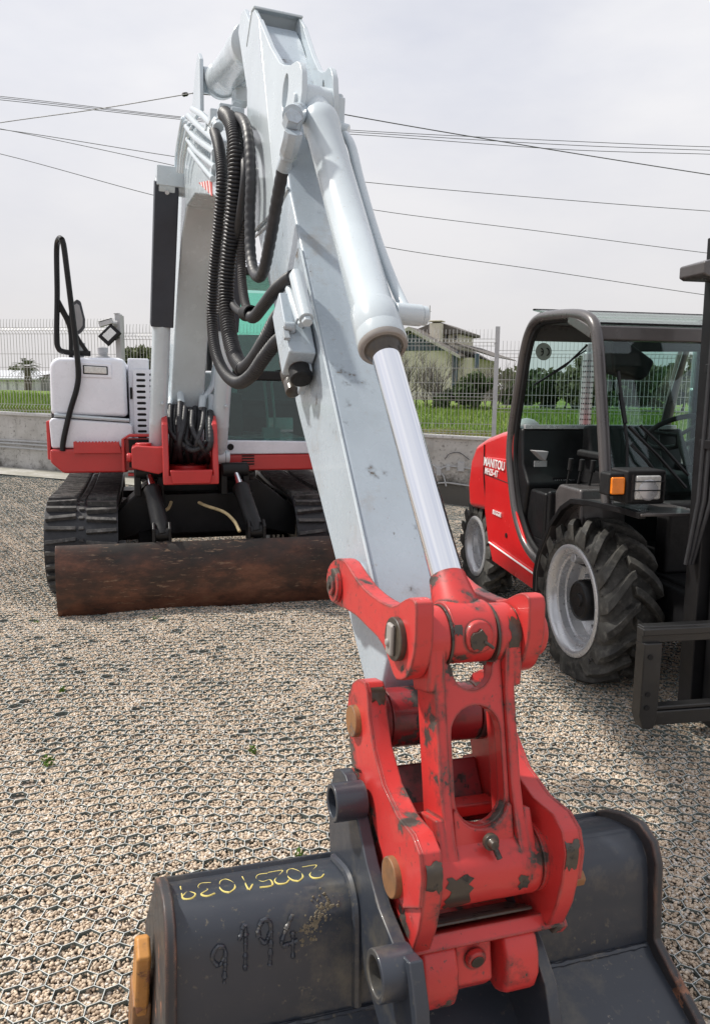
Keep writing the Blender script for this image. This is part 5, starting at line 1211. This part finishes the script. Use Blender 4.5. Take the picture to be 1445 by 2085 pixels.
mb.box(.46, .60, .93, 1.05, 1.14, 1.24); mb.build('travel_lever', plain('pale_lever', (.35, .55, .52), .4), cab, .004)
mb = MB(CF); mb.sweep([(.20, yf+.045, 1.60), (.62, yf+.055, 1.72), (.66, yf+.09, 2.2)], .008, 6); mb.build('wiper', M['black'], cab, 0)
mb = MB(CF); mb.cyl((x0-.02+.06, yf-.03, 1.10), (x0+.04, yf-.038, 1.10), .026, n=18); mb.build('plug', M['black_matte'], cab, 0)
mb = MB(CF)
for k in range(4): mb.box(.26, .36, .772, .783, .955+k*.022, .966+k*.022)
mb.build('vent_slots', M['black'], uf, .001)
# white elbow pipes and the black hose bundle at the boom foot
mb = MB(); mb.tube([W(336, 700, 6.2), W(335, 740, 6.2), W(340, 775, 6.15), W(350, 797, 6.1), W(366, 800, 6.05)], .024, 10); mb.tube([W(345, 790, 6.1), W(348, 812, 6.05), W(346, 825, 6.0)], .022, 10); mb.cyl(W(366, 796, 6.05), W(370, 822, 6.0), .028, n=10)
mb.tube([W(440, 742, 6.25), W(436, 760, 6.2), W(432, 785, 6.15), W(420, 806, 6.1), W(412, 815, 6.05)], .024, 10); mb.cyl(W(413, 808, 6.05), W(411, 832, 6.0), .028, n=10); mb.cyl(W(430, 805, 6.1), W(428, 840, 6.05), .024, n=10)
mb.build('oil_pipe', M['white'], boom, .003)
rr = random.Random(21)
tops = [(348, 822), (357, 826), (367, 820), (377, 830), (388, 832), (398, 830), (407, 832), (416, 832), (428, 838), (364, 838), (392, 838), (345, 836)]
for i, (x, y) in enumerate(tops):
    xe = 352+i*6.5+rr.uniform(-8, 8); Z = 6.0+rr.uniform(-.08, .06); dx = rr.uniform(-8, 8)
    hosepx([(x, y, Z), (x-2+dx*.3, y+35, Z-.12), (x+(xe-x)*.4+dx, y+70, Z-.16), (xe, 930, Z-.02), (xe+rr.uniform(-4, 4), 942, Z+.2)], .021+rr.uniform(-.004, .003), .03 if i % 3 else 0, .05, n=8, k=6)
hosepx([(376, 905, 5.85), (388, 916, 5.8), (404, 914, 5.8), (420, 900, 5.84)], .02, .02, .1, n=8)
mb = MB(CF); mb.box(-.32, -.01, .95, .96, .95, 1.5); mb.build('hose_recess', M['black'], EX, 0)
# ================================================================== LOADER (rough-terrain forklift)
FK = thing('forklift', FF.w(.5, 1.0, 0), 'red rough terrain forklift with dark open cab and black mast parked on the right', 'forklift')
def FX(px, py, x): return FF.onx(px, py, x)
def FY(px, py, y): return FF.ony(px, py, y)
bp = [(953, 1033), (951, 985), (957, 935), (968, 905), (990, 890), (1018, 879), (1045, 872), (1040, 960), (1050, 1040), (1068, 1100), (1094, 1148), (1094, 1203), (1088, 1206), (1004, 1142), (996, 1095), (988, 1040)]
bpts = [FX(x, y, .05) for x, y in bp]
mb = MB(FF); mb.prism(bpts, .05, 1.28)
fb = mb.build('body', M['red_loader'], FK, .05, 30, seg=4)
mb = MB(FF); q = [FX(x, y, .045) for x, y in ((986, 1032), (988, 965), (991, 930), (1030, 935), (1046, 1030), (1068, 1100), (1092, 1150), (1092, 1172), (994, 1106))]
mb.prism(q, .042, .06); mb.build('side_panel', M['red_loader'], fb, .008, seg=3)
mb = MB(FF); q = [FX(x, y, .03) for x, y in ((994, 1103), (1091, 1170), (1092, 1206), (1002, 1143))]; mb.prism(q, .028, .06); mb.build('sill_panel', M['red_loader'], fb, .010, seg=3)
mb = MB(FF); a = FX(994, 1104, .027); b = FX(1090, 1172, .027); mb.sweep([(.03, *a), (.03, *b)], .006, 6); mb.build('sill_highlight', M['letter'], fb, 0)  # white line paints the highlight along the ledge edge
mb = MB(FF); a = FX(985, 905, .044); b = FX(988, 1030, .044); mb.sweep([(.046, a[0], a[1]), (.044, *FX(984, 965, .044)), (.046, *b)], .004, 6); a = FX(985, 965, .04); b = FX(1034, 984, .04); mb.sweep([(.042, *a), (.042, *b)], .003, 6); mb.build('panel_gap', M['black_matte'], fb, 0)
mb = MB(FF); mb.cyl((.046, *FX(1030, 1090, .04)), (.036, *FX(1030, 1090, .04)), .016, n=16); mb.build('filler_lock', M['black_matte'], fb, 0)
def ftext(txt, px, py, size, dx=(0, -1, 0), shear=.1):
    m = MB(); y, z = FX(px, py, .03)
    text_into(m, txt, size, FF.w(.034, y, z), -FF.Y, FF.Z, -FF.X, .002, shear); return m
d = FX(983, 945, .03)
ftext('MANITOU', 983, 947, .088).build('lettering', M['letter'], fb, 0)
ftext('MH25-4T', 985, 964, .066, shear=.2).build('lettering', M['letter'], fb, 0)
ftext('BUGGIE', 1001, 1046, .046).build('lettering', M['letter'], fb, 0)
mb = MB(FF); mb.box(.40, .92, -.25, .62, .36, .62); mb.box(.10, 1.22, .66, 1.62, .34, .62); mb.box(.06, 1.24, .66, .70, .36, .98); mb.box(.34, .98, -.45, 2.3, .36, .60); mb.box(.30, 1.0, .05, .40, .30, .58); mb.build('chassis', M['black'], FK, .02)
# ---- wheels
mb = MB(FF); mb.box(.42, 1.15, -.02, .10, .62, 1.0); mb.build('shadow_cowl', M['black_matte'], FK, .02)  # black colour stands in for the deep shadow below the windscreen
def wheel(x0, yc, zc, R, w, rimR, lugs, name='wheel', out=-1):
    x1 = x0+w; mb = MB(FF); ax = Vector((1, 0, 0)); c = Vector((x0, yc, zc)); Rb = R-.040
    mb.lathe([(rimR*.98, .035), (rimR+.018, .014), (rimR+.05, .0), (rimR+(Rb-rimR)*.62, .004), (Rb-.02, .022), (Rb, .055), (Rb+.006, w/2), (Rb, w-.055), (Rb-.02, w-.022), (rimR+.05, w), (rimR+.018, w-.014), (rimR*.98, w-.035)], c, ax, 72, cap=False)
    wt = thing_part = None
    n = lugs
    for i in range(n):
        for side in (0, 1):
            a0 = 2*pi*(i+side*.5)/n; m = 7; sec = []
            for k in range(m):
                t = k/(m-1); x = (w*(.53-.54*t)) if side == 0 else (w*(.47+.54*t)); a = a0+t**1.3*.30*18/n*1.2
                top = R+.008-.03*max(0, t-.72)/.28; bot = Rb-.02-.05*max(0, t-.8)/.2; hw = .025+.010*t
                rad = Vector((0, cos(a), sin(a))); tg = Vector((0, -sin(a), cos(a)))
                p = c+Vector((x, 0, 0)); sec.append([mb.v(p+rad*bot-tg*hw*1.35), mb.v(p+rad*top-tg*hw*.85), mb.v(p+rad*top+tg*hw*.85), mb.v(p+rad*bot+tg*hw*1.35)])
            for s0, s1 in zip(sec, sec[1:]):
                for k in range(4): mb.f((s0[k], s0[(k+1) % 4], s1[(k+1) % 4], s1[k]))
            mb.f(sec[0]); mb.f(sec[-1][::-1])
    tyre = mb
    mb = MB(FF)
    mb.lathe([(rimR+.024, .020), (rimR+.024, .004), (rimR+.012, -.002), (rimR-.004, .0), (rimR-.02, .012), (rimR-.03, .045), (rimR-.045, .05), (rimR-.05, .085), (rimR-.066, .09), (rimR-.072, .15), (rimR*.62, .165), (rimR*.40, .155), (rimR*.36, .15)], c, ax, 72, cap=False)
    wo_ = mb.build('wheel', M['rim'], FK, 0, 50)
    ty = tyre.build('tyre', M['rubber'], wo_, .004, 40)
    return wo_, c, ty
wf, c, ty = wheel(.0, .205, .43, .445, .31, .288, 17)
mb = MB(FF); mb.lathe([(.115, .15), (.115, .07), (.105, .05), (.095, .045), (.09, .052), (.04, .056), (.035, .045), (.0, .045)], c, (1, 0, 0), 32, cap=False); mb.build('hub', M['black'], wf, .002)
mb = MB(FF)
for k in range(8): a = 2*pi*k/8; mb.cyl(c+Vector((.158, cos(a)*.155, sin(a)*.155)), c+Vector((.135, cos(a)*.155, sin(a)*.155)), .013, n=6)
mb.build('wheel_nuts', M['rim'], wf, .001)
mb = MB(FF); mb.cyl(c+Vector((.02, .03, .235)), c+Vector((.10, .03, .225)), .028, n=12); mb.build('valve_guard', M['rim'], wf, .004)
mb = MB()
for txt, a0 in (('MICHELIN', 62), ('MICHELIN', 242), ('POWER', 150), ('XMCL', 330)):
    for i, ch in enumerate(txt):
        a = radians(a0-i*7.0); r = .362; p = FF.w(c.x+.000, c.y-cos(a)*r, c.z+sin(a)*r); en = -FF.X
        er = FF.Y*-cos(a)+FF.Z*sin(a); et = FF.Y*-sin(a)*-1*-1+FF.Z*-cos(a)
        et = (en.cross(er))*-1
        text_into(mb, ch, .036, p-er*.012, et, er, en, .003)
mb.build('raised_lettering', M['hose_dusty'], wf, 0)
wr, c2, ty2 = wheel(.09, 2.02, .37, .365, .24, .21, 16)
mb = MB(FF); mb.lathe([(.07, .15), (.07, .10), (.05, .09), (.0, .09)], c2, (1, 0, 0), 24, cap=False); mb.build('hub', M['rim'], wr, .002)
mb = MB(FF)
for k in range(5): a = 2*pi*k/5; mb.cyl(c2+Vector((.155, cos(a)*.105, sin(a)*.105)), c2+Vector((.13, cos(a)*.105, sin(a)*.105)), .012, n=6)
mb.build('wheel_nuts', M['steel'], wr, .001)
for (x0, yc, zc, R, w, rm, lg) in ((1.0, .205, .43, .445, .31, .288, 17), (1.0, 2.02, .37, .365, .24, .21, 16)): wheel(x0, yc, zc, R, w, rm, lg)
# ---- fender
fn = [FX(x, y, .02) for x, y in ((1090, 1205), (1091, 1165), (1098, 1130), (1122, 1070), (1145, 1036), (1165, 1022), (1200, 1026), (1235, 1034), (1262, 1040))]
fn2 = fn+[(-.42, fn[-1][1]+.0)]
for a, b in ((.02, .36), (.96, 1.28)):
    mb = MB(FF); mb.strip(fn2, a, b, -.014); mb.build('fender', M['graphite'] if a < .5 else M['black'], FK, .004)
mb = MB(FF); mb.strip([(p[0]+.012, p[1]-.012) for p in fn2], .015, .05, -.03); mb.build('fender_flange', M['black'], FK, .003)
# ---- cab
op = [(1096, 1146), (1078, 1125), (1062, 1095), (1048, 1045), (1040, 985), (1036, 930), (1040, 870), (1052, 790), (1064, 715), (1076, 672), (1092, 650), (1118, 643), (1160, 640), (1190, 645), (1206, 662), (1213, 700), (1218, 780), (1224, 880), (1228, 960), (1232, 1028)]
mb = MB(FF); mb.tube([(.06, *FX(x, y, .05)) for x, y in op], .031, 12, 6)
dfr = mb.build('cab_frame', M['graphite'], FK, 0)
mb = MB(FF); cx, cy = 1140, 900
mb.tube([(.072, *FX(x+(cx-x)*.055+4, y+(cy-y)*.038, .06)) for x, y in op], .019, 8, 6); mb.build('door_seal', M['black_matte'], dfr, 0)
FL = [FX(x, y, .06) for x, y in ((1232, 1028), (1213, 700))]; yb, zb_ = FL[0]; yt, zt_ = FL[1]
zt_ = 1.878
mb = MB(FF)
P1 = Vector((.06, yb, .70)); mb.tube([(1.20, yt+(.0), zt_-.06), (1.20, yb, 1.0), (1.20, yb-.05, .7)], .04, 10)
mb.bar((.06, yt+.02, zt_), (1.20, yt+.02, zt_), .07, .075); mb.bar((.06, 1.02, 2.0), (1.20, 1.02, 2.0), .06, .05)
rb = FX(1040, 870, .06); mb.tube([(1.20, yt+.02, zt_), (1.20, .5, 2.01), (1.20, 1.0, 2.0), (1.20, 1.15, 1.85), (1.20, 1.33, 1.25)], .036, 10, 6)
mb.prism([(1.105, 1.885), (1.06, 1.885), (1.0, 2.02), (1.05, 2.02)], .09, 1.17)
mb.bar((.06, yt+.02, zt_+.0), (.06, yt+.3, zt_+.10), .05, .06)
mb.build('cab_crossbars', M['graphite'], dfr, .01)
mb = MB(FF); mb.bar((.09, 1.15, 1.34), (1.18, 1.15, 1.34), .03, .028); mb.build('sill_trim', M['rim'], dfr, .003)
mb = MB(FF); ZR = FY(1300, 640, 1.0)[1]; mb.prism([(yt+.05, zt_+.045), (1.0, ZR), (1.0, ZR+.012), (yt+.05, zt_+.057)], .05, 1.21); mb.build('roof_glass', M['roof_glass'], dfr, 0)
mb = MB(FF); mb.bar((.05, yt+.03, zt_+.052), (1.21, yt+.03, zt_+.052), .02, .012); mb.bar((.05, 1.0, ZR+.008), (1.21, 1.0, ZR+.008), .02, .010); mb.build('roof_seal', M['black_matte'], dfr, .002)
mb = MB(FF); mb.prism([(yb+.0, 1.02), (yt+.0, zt_-.03), (yt+.006, zt_-.03), (yb+.006, 1.02)], .095, 1.17); mb.build('windscreen', M['glass'], dfr, 0)
mb = MB(FF); mb.prism([(1.345, 1.27), (1.088, 1.90), (1.094, 1.90), (1.351, 1.27)], .09, 1.17); rw = mb.build('rear_window', M['glass'], dfr, 0)
mb = MB(FF); mb.box(1.198, 1.204, .2, 1.05, 1.05, 1.86); mb.build('side_window', M['glass'], dfr, 0)
def RWp(px, py, off=-.012):
    n = (FF.Y*(1.81-1.27)+FF.Z*(1.345-1.125)).normalized(); p0 = FF.w(0, 1.345, 1.27)+n*off; d = ray(px, py); return CAM+d*((p0-CAM).dot(n)/d.dot(n))
mb = MB(); mb.sweep([RWp(1195, 702, -.03), RWp(1150, 745, -.02), RWp(1086, 784, -.012)], .007, 6); mb.sweep([RWp(1192, 713, -.03), RWp(1160, 735, -.02), RWp(1115, 765, -.012)], .005, 6); mb.build('rear_wiper', M['black'], dfr, 0)
mb = MB(); c = RWp(1106, 716, -.010); ex = (RWp(1116, 716, -.010)-c).normalized(); ey = (RWp(1106, 706, -.010)-c).normalized(); en = ex.cross(ey)
pts = [mb.bm.verts.new(c+ex*(.055*cos(2*pi*i/28))+ey*(.06*sin(2*pi*i/28))) for i in range(28)]; mb.f(pts); o = mb.build('sticker', plain('pale_sticker', (.30, .36, .34), .5), dfr, 0)
mb = MB(); c = c+en*.004
for sx in (-1, 1):
    o_ = c+ex*(.020*sx)
    mb.sweep([o_+ex*(-.016*cos(t))*-1*1+ey*(.022*sin(t)) if False else o_+ex*(.016*cos(t)*1)+ey*(.024*sin(t)) for t in [(pi/2-pi*k/8) for k in range(9)]], .0035, 6)
mb.sweep([c-ex*.02, c-ex*.006], .003, 6)
mb.build('sticker_letters', M['black_matte'], dfr, 0)
# interior
mb = MB(FF); mb.box(.10, 1.16, .25, 1.40, .60, .66); mb.prism([(1.42, .62), (1.42, 1.33), (1.15, 1.33), (1.13, 1.10), (1.02, .98), (1.10, .62)], .075, 1.24); mb.box(.10, .26, .80, 1.25, .64, .95); mb.box(1.17, 1.24, .0, 1.40, .60, 1.10)
inn = mb.build('cab_interior', M['black'], FK, .02)
mb = MB(FF); mb.prism([(.78, .62), (.76, .90), (.62, 1.03), (.35, 1.03), (.30, .62)], .10, .38); mb.build('side_console', M['graphite'], inn, .02)
mb = MB(FF); mb.prism([(.42, .98), (.42, 1.10), (.84, 1.10), (.92, 1.36), (1.0, 1.36), (1.0, .98)], .42, .92)
st = mb.build('driver_seat', M['black_matte'], FK, .025, seg=3)
mb = MB(FF); mb.box(.36, .41, .55, .95, 1.16, 1.21); mb.build('armrest', M['black_matte'], st, .02)
mb = MB(FF); 
for k, (x, y) in enumerate(((.16, .66), (.20, .60), (.24, .54), (.29, .50))): mb.tube([(x, y, .90), (x, y-.02, 1.02), (x+.005, y-.04, 1.12)], .008, 8); mb.cyl((x+.005, y-.04, 1.11), (x+.008, y-.045, 1.18), .016, n=10)
mb.box(.12, .34, .48, .72, .86, .93); mb.build('control_levers', M['black_matte'], inn, .006)
mb = MB(FF); a = FY(1125, 972, 1.04); b = FY(1158, 1012, 1.04); mb.box(a[0], b[0], 1.040, 1.046, b[1], a[1]); pl = mb.build('load_chart', M['black_matte'], FK, 0)
mb = MB(FF)
for k in range(5): z = b[1]+(a[1]-b[1])*(.1+.13*k); mb.box(a[0]+.01, b[0]-.02, 1.036, 1.041, z, z+.012)
mb.build('chart_rows', M['grey'], pl, 0)
mb = MB(); text_into(mb, 'MANITOU', .03, FF.w(a[0]+.01, 1.037, a[1]-.035), FF.X, FF.Z, -FF.Y, .001); mb.build('lettering', M['grey'], pl, 0)
a = FY(1086, 938, 1.06); b = FY(1111, 950, 1.06); mb = MB(FF); mb.box(a[0], b[0], 1.05, 1.056, b[1], a[1]); mb.build('label', M['rim'], inn, 0)
a = FY(1078, 916, 1.06); b = FY(1106, 928, 1.06); mb = MB(FF); mb.prism([(a[0], a[1]), (b[0], a[1]-.005), (b[0]-.02, b[1]-.03), (a[0]+.04, b[1])], .98, 1.07, 'y'); mb.build('door_latch', M['grey'], inn, .006)
sw = thing if False else None
sc_ = FF.w(.74, .30, 1.30); ax = (FF.Y*.55+FF.Z*.83).normalized()
def ringtube(mb, c, ax, R, r, n=40, a0=0, a1=2*pi):
    u = ax.orthogonal().normalized(); w = ax.cross(u); mb.sweep([c+(u*cos(a0+(a1-a0)*i/n)+w*sin(a0+(a1-a0)*i/n))*R for i in range(n+1)], r, 10)
p_ = W(1380, 870, 4.55); sc_ = FF.w(*FF.loc(p_)) - FF.Z*.03
mb = MB(); ringtube(mb, sc_, ax, .185, .015); mb.cyl(sc_-ax*.22, sc_-ax*.01, .022, n=14)
u = ax.orthogonal().normalized(); w = ax.cross(u)
for k in range(3): a = 2*pi*k/3+.4; mb.sweep([sc_-ax*.02, sc_+(u*cos(a)+w*sin(a))*.18], .011, 8)
mb.build('steering_wheel', M['black_matte'], FK, 0)
mb = MB(); d = [W(1242, 690, 4.6), W(1300, 690, 4.75), W(1330, 740, 4.75), W(1315, 772, 4.7), W(1292, 776, 4.65), W(1244, 750, 4.6)]
mb = MB(FF); dl = [FY(x, y, .32) for x, y in ((1240, 692), (1272, 692), (1330, 735), (1318, 764), (1304, 776), (1244, 756))]; mb.prism(dl, .30, .46, 'y'); mb.build('overhead_console', M['black_matte'], inn, .02)
mb = MB(FF); dl = [FY(x, y, .9) for x, y in ((1250, 688), (1440, 690), (1440, 716), (1250, 716))]; mb.prism(dl, .9, .93, 'y'); mb.build('roof_reflection', M['black_matte'], inn, .01)  # dark slab standing in for the roof mirrored in the windscreen
def WSp(px, py, off):
    n = (FF.Y*-(zt_-.03-1.02)+FF.Z*(yt-yb)).normalized(); p0 = FF.w(0, yb, 1.02)+n*off; d = ray(px, py); return CAM+d*((p0-CAM).dot(n)/d.dot(n))
mb = MB(); mb.sweep([WSp(1258, 756, .03), WSp(1266, 830, .03), WSp(1276, 900, .03), WSp(1275, 955, .03)], .008, 6); mb.sweep([WSp(1262, 800, .02), WSp(1272, 862, .05)], .012, 6)
for k, (a, b) in enumerate((((1278, 868), (1395, 993)), ((1302, 866), (1400, 968)), ((1284, 905), (1340, 970)))): mb.sweep([WSp(*a, .02), WSp((a[0]+b[0])/2, (a[1]+b[1])/2-4, .05), WSp(*b, .04)], .009, 6)
mb.build('windscreen_wiper', M['black'], dfr, 0)
# head lamp with indicator on its bracket
LY = -.34
def LB(px, py): return FY(px, py, LY)
a = LB(1277, 958); b = LB(1352, 1026); mb = MB(FF); mb.box(a[0], b[0], LY, LY+.16, b[1], a[1]); mb.box(a[0]+.04, b[0], LY+.10, LY+.3, b[1]+.02, b[1]+.06)
hl_ = mb.build('headlight', M['black_matte'], FK, .012)
a2 = LB(1293, 968); b2 = LB(1341, 1017); mb = MB(FF); mb.box(a2[0], b2[0], LY-.012, LY+.01, b2[1], a2[1]); mb.build('lens', M['lens'], hl_, .01)
mb = MB(FF); cc = ((a2[0]+b2[0])/2, LY-.010, (a2[1]+b2[1])/2-.01); mb.lathe([(.052, 0), (.046, .006), (.02, .009), (.0, .01)], cc, (0, -1, 0), 28, cap=False); mb.build('reflector', M['rim'], hl_, 0)
mb = MB(FF); cz = (a2[1]+b2[1])/2
for z in (cz-.012, cz+.03): mb.sweep([(a[0]+.012, LY-.02, z), (b[0]-.012, LY-.02, z)], .003, 6)
for x in (a[0]+.02, b[0]-.02): mb.sweep([(x, LY-.018, b[1]+.02), (x, LY-.018, a[1]-.02)], .004, 6)
mb.build('lamp_guard', M['black'], hl_, 0)
a3 = LB(1247, 965); b3 = LB(1281, 1012); mb = MB(FF); mb.box(a3[0], b3[0], LY+.03, LY+.13, b3[1], a3[1]); mb.build('lamp_housing', M['black_matte'], hl_, .012)
mb = MB(FF); a4 = LB(1249, 973); b4 = LB(1276, 1008); mb.box(a4[0], b4[0]-.005, LY+.012, LY+.035, b4[1], a4[1]); mb.build('indicator', M['orange'], hl_, .008)
# ---- mast and carriage
MY = -.60
def mp_(px, py, y=None): return FY(px, py, MY if y is None else y)
mb = MB(FF)
bt_ = mp_(1383, 1450); tp = mp_(1434, 560); r_ = .17
def rail(dx, w, y0, y1, ztop=None):
    x0, z0 = bt_; x1, z1 = tp; lean = .055
    p = [(x0+dx, .06), (x0+dx+w, .06)]
    m = MB(FF); z1 = ztop or 2.25
    o = [m.v((x0+dx+e*w, y, z)) for z, yy in ((.06, 0), (z1, .05)) for e, y in ((0, y0+yy), (1, y0+yy), (1, y1+yy), (0, y1+yy))]
    for t in ((0, 1, 2, 3), (4, 7, 6, 5), (0, 4, 5, 1), (1, 5, 6, 2), (2, 6, 7, 3), (3, 7, 4, 0)): m.f([o[i] for i in t])
    return m
ms = rail(.05, .16, MY, MY+.10).build('mast', M['black'], FK, .006)
rail(.10, .10, MY-.09, MY-.01).build('inner_rail', M['black'], ms, .006); rail(.60, .10, MY-.09, MY-.01).build('inner_rail', M['black'], ms, .006); rail(.56, .16, MY, MY+.10).build('mast_rail', M['black'], ms, .006)
mb = MB(FF); a = FY(1394, 527, MY-.05); a = (a[0]+.09, a[1]); mb.prism([(a[0], a[1]-.005), (a[0], a[1]-.055), (a[0]+.02, a[1]-.065), (a[0]+1.0, a[1]-.065), (a[0]+1.0, a[1]+.03), (a[0]+.12, a[1]+.03)], MY-.05, MY+.13, 'y'); mb.build('mast_head', M['graphite'], ms, .008)
mb = MB(FF); mb.box(bt_[0]+.09, bt_[0]+.74, MY+.02, MY+.09, .30, .44); mb.build('mast_crossbar', M['black'], ms, .008)
mb = MB(FF)
for k in range(3):
    dx = .036-k*.016; mb.sweep([(bt_[0]+dx+.03, MY-.01+k*.02, 2.02), (bt_[0]+dx+.02, MY-.02+k*.02, 1.5), (bt_[0]+dx+.018, MY-.02+k*.02, 1.1), (bt_[0]+dx, MY+.05, .8)], .010, 8)
mb.build('mast_hose', M['hose'], ms, 0)
mb = MB(FF)
for z in (1.33, 1.66, 1.92): mb.box(bt_[0]+.02, bt_[0]+.10, MY-.03, MY+.05, z, z+.04)
mb.build('hose_clamp', M['black'], ms, .004)
mb = MB(FF); mb.cyl((bt_[0]+.34, MY+.03, .2), (bt_[0]+.34, MY+.06, 1.9), .045, n=20); mb.build('lift_cylinder', M['black'], ms, .003)
CY = -.78
tl = FY(1308, 1290, CY); trr = FY(1445, 1290, CY); bl_ = FY(1298, 1456, CY); xl = tl[0]; zt2 = tl[1]; zb2 = bl_[1]
xr = xl+1.16
mb = MB(FF); mb.box(xl, xr, CY, CY+.05, zt2-.045, zt2+.03); mb.box(xl-.005, xr, CY-.014, CY+.045, zt2-.01, zt2+.022)
mb.prism([(xl, zt2-.04), (xl, zb2), (xl+.02, zb2-.06), (xl+.07, zb2-.06), (xl+.085, zb2), (xl+.085, zt2-.04)], CY-.02, CY+.05, 'y')
mb.prism([(xr, zt2-.04), (xr, zb2), (xr-.02, zb2-.06), (xr-.07, zb2-.06), (xr-.085, zb2), (xr-.085, zt2-.04)], CY-.02, CY+.05, 'y')
mb.box(xl+.07, xr-.07, CY, CY+.05, zb2-.055, zb2+.01); mb.box(xl+.09, xr-.09, CY+.005, CY+.06, zb2+.012, zb2+.03)
for x in (xl+.42, xr-.55): mb.box(x, x+.10, CY+.02, CY+.08, zb2-.02, zt2-.02)
cg = mb.build('fork_carriage', worn('black_scuffed_paint', (.018, .018, .018), .4, (.07, .065, .055), .76, .62, .004, 6, 9, .1, (.07, .065, .06), .6, .06), FK, .006)
mb = MB(FF)
for z in (zt2-.10, zb2+.10, zb2+.04): mb.cyl((xl+.03, CY-.024, z), (xl+.03, CY-.018, z), .012, n=12)
mb.build('carriage_holes', M['black_matte'], cg, 0)
# items behind the cab
mb = MB(FF); a = FX(1072, 855, .3); mb.lathe([(.10, 0), (.10, .04), (.085, .06), (.05, .085), (.0, .095)], (.36, 1.75, 1.28), (0, 0, 1), 24, cap=False); mb.cyl((.36, 1.75, 1.2), (.36, 1.75, 1.29), .085); mb.build('air_intake', M['grey'], FK, .003)
ex_ = FF.loc(W(1194, 790, 6.0)); mb = MB(FF); mb.cyl((ex_.x, ex_.y, 1.1), (ex_.x, ex_.y, 1.86), .045, n=20); mb.cyl((ex_.x, ex_.y, 1.86), (ex_.x, ex_.y-.0, 1.93), .035, n=16)
exo = mb.build('exhaust_pipe', M['rim'], FK, .003)
mb = MB(FF)
for k in range(16):
    for j in range(7): a = pi+.25+j*.42; mb.cyl((ex_.x+cos(a)*.0445, ex_.y+sin(a)*.0445, 1.2+k*.04), (ex_.x+cos(a)*.0462, ex_.y+sin(a)*.0462, 1.2+k*.04), .006, n=6)
mb.build('exhaust_holes', M['black_matte'], exo, 0)
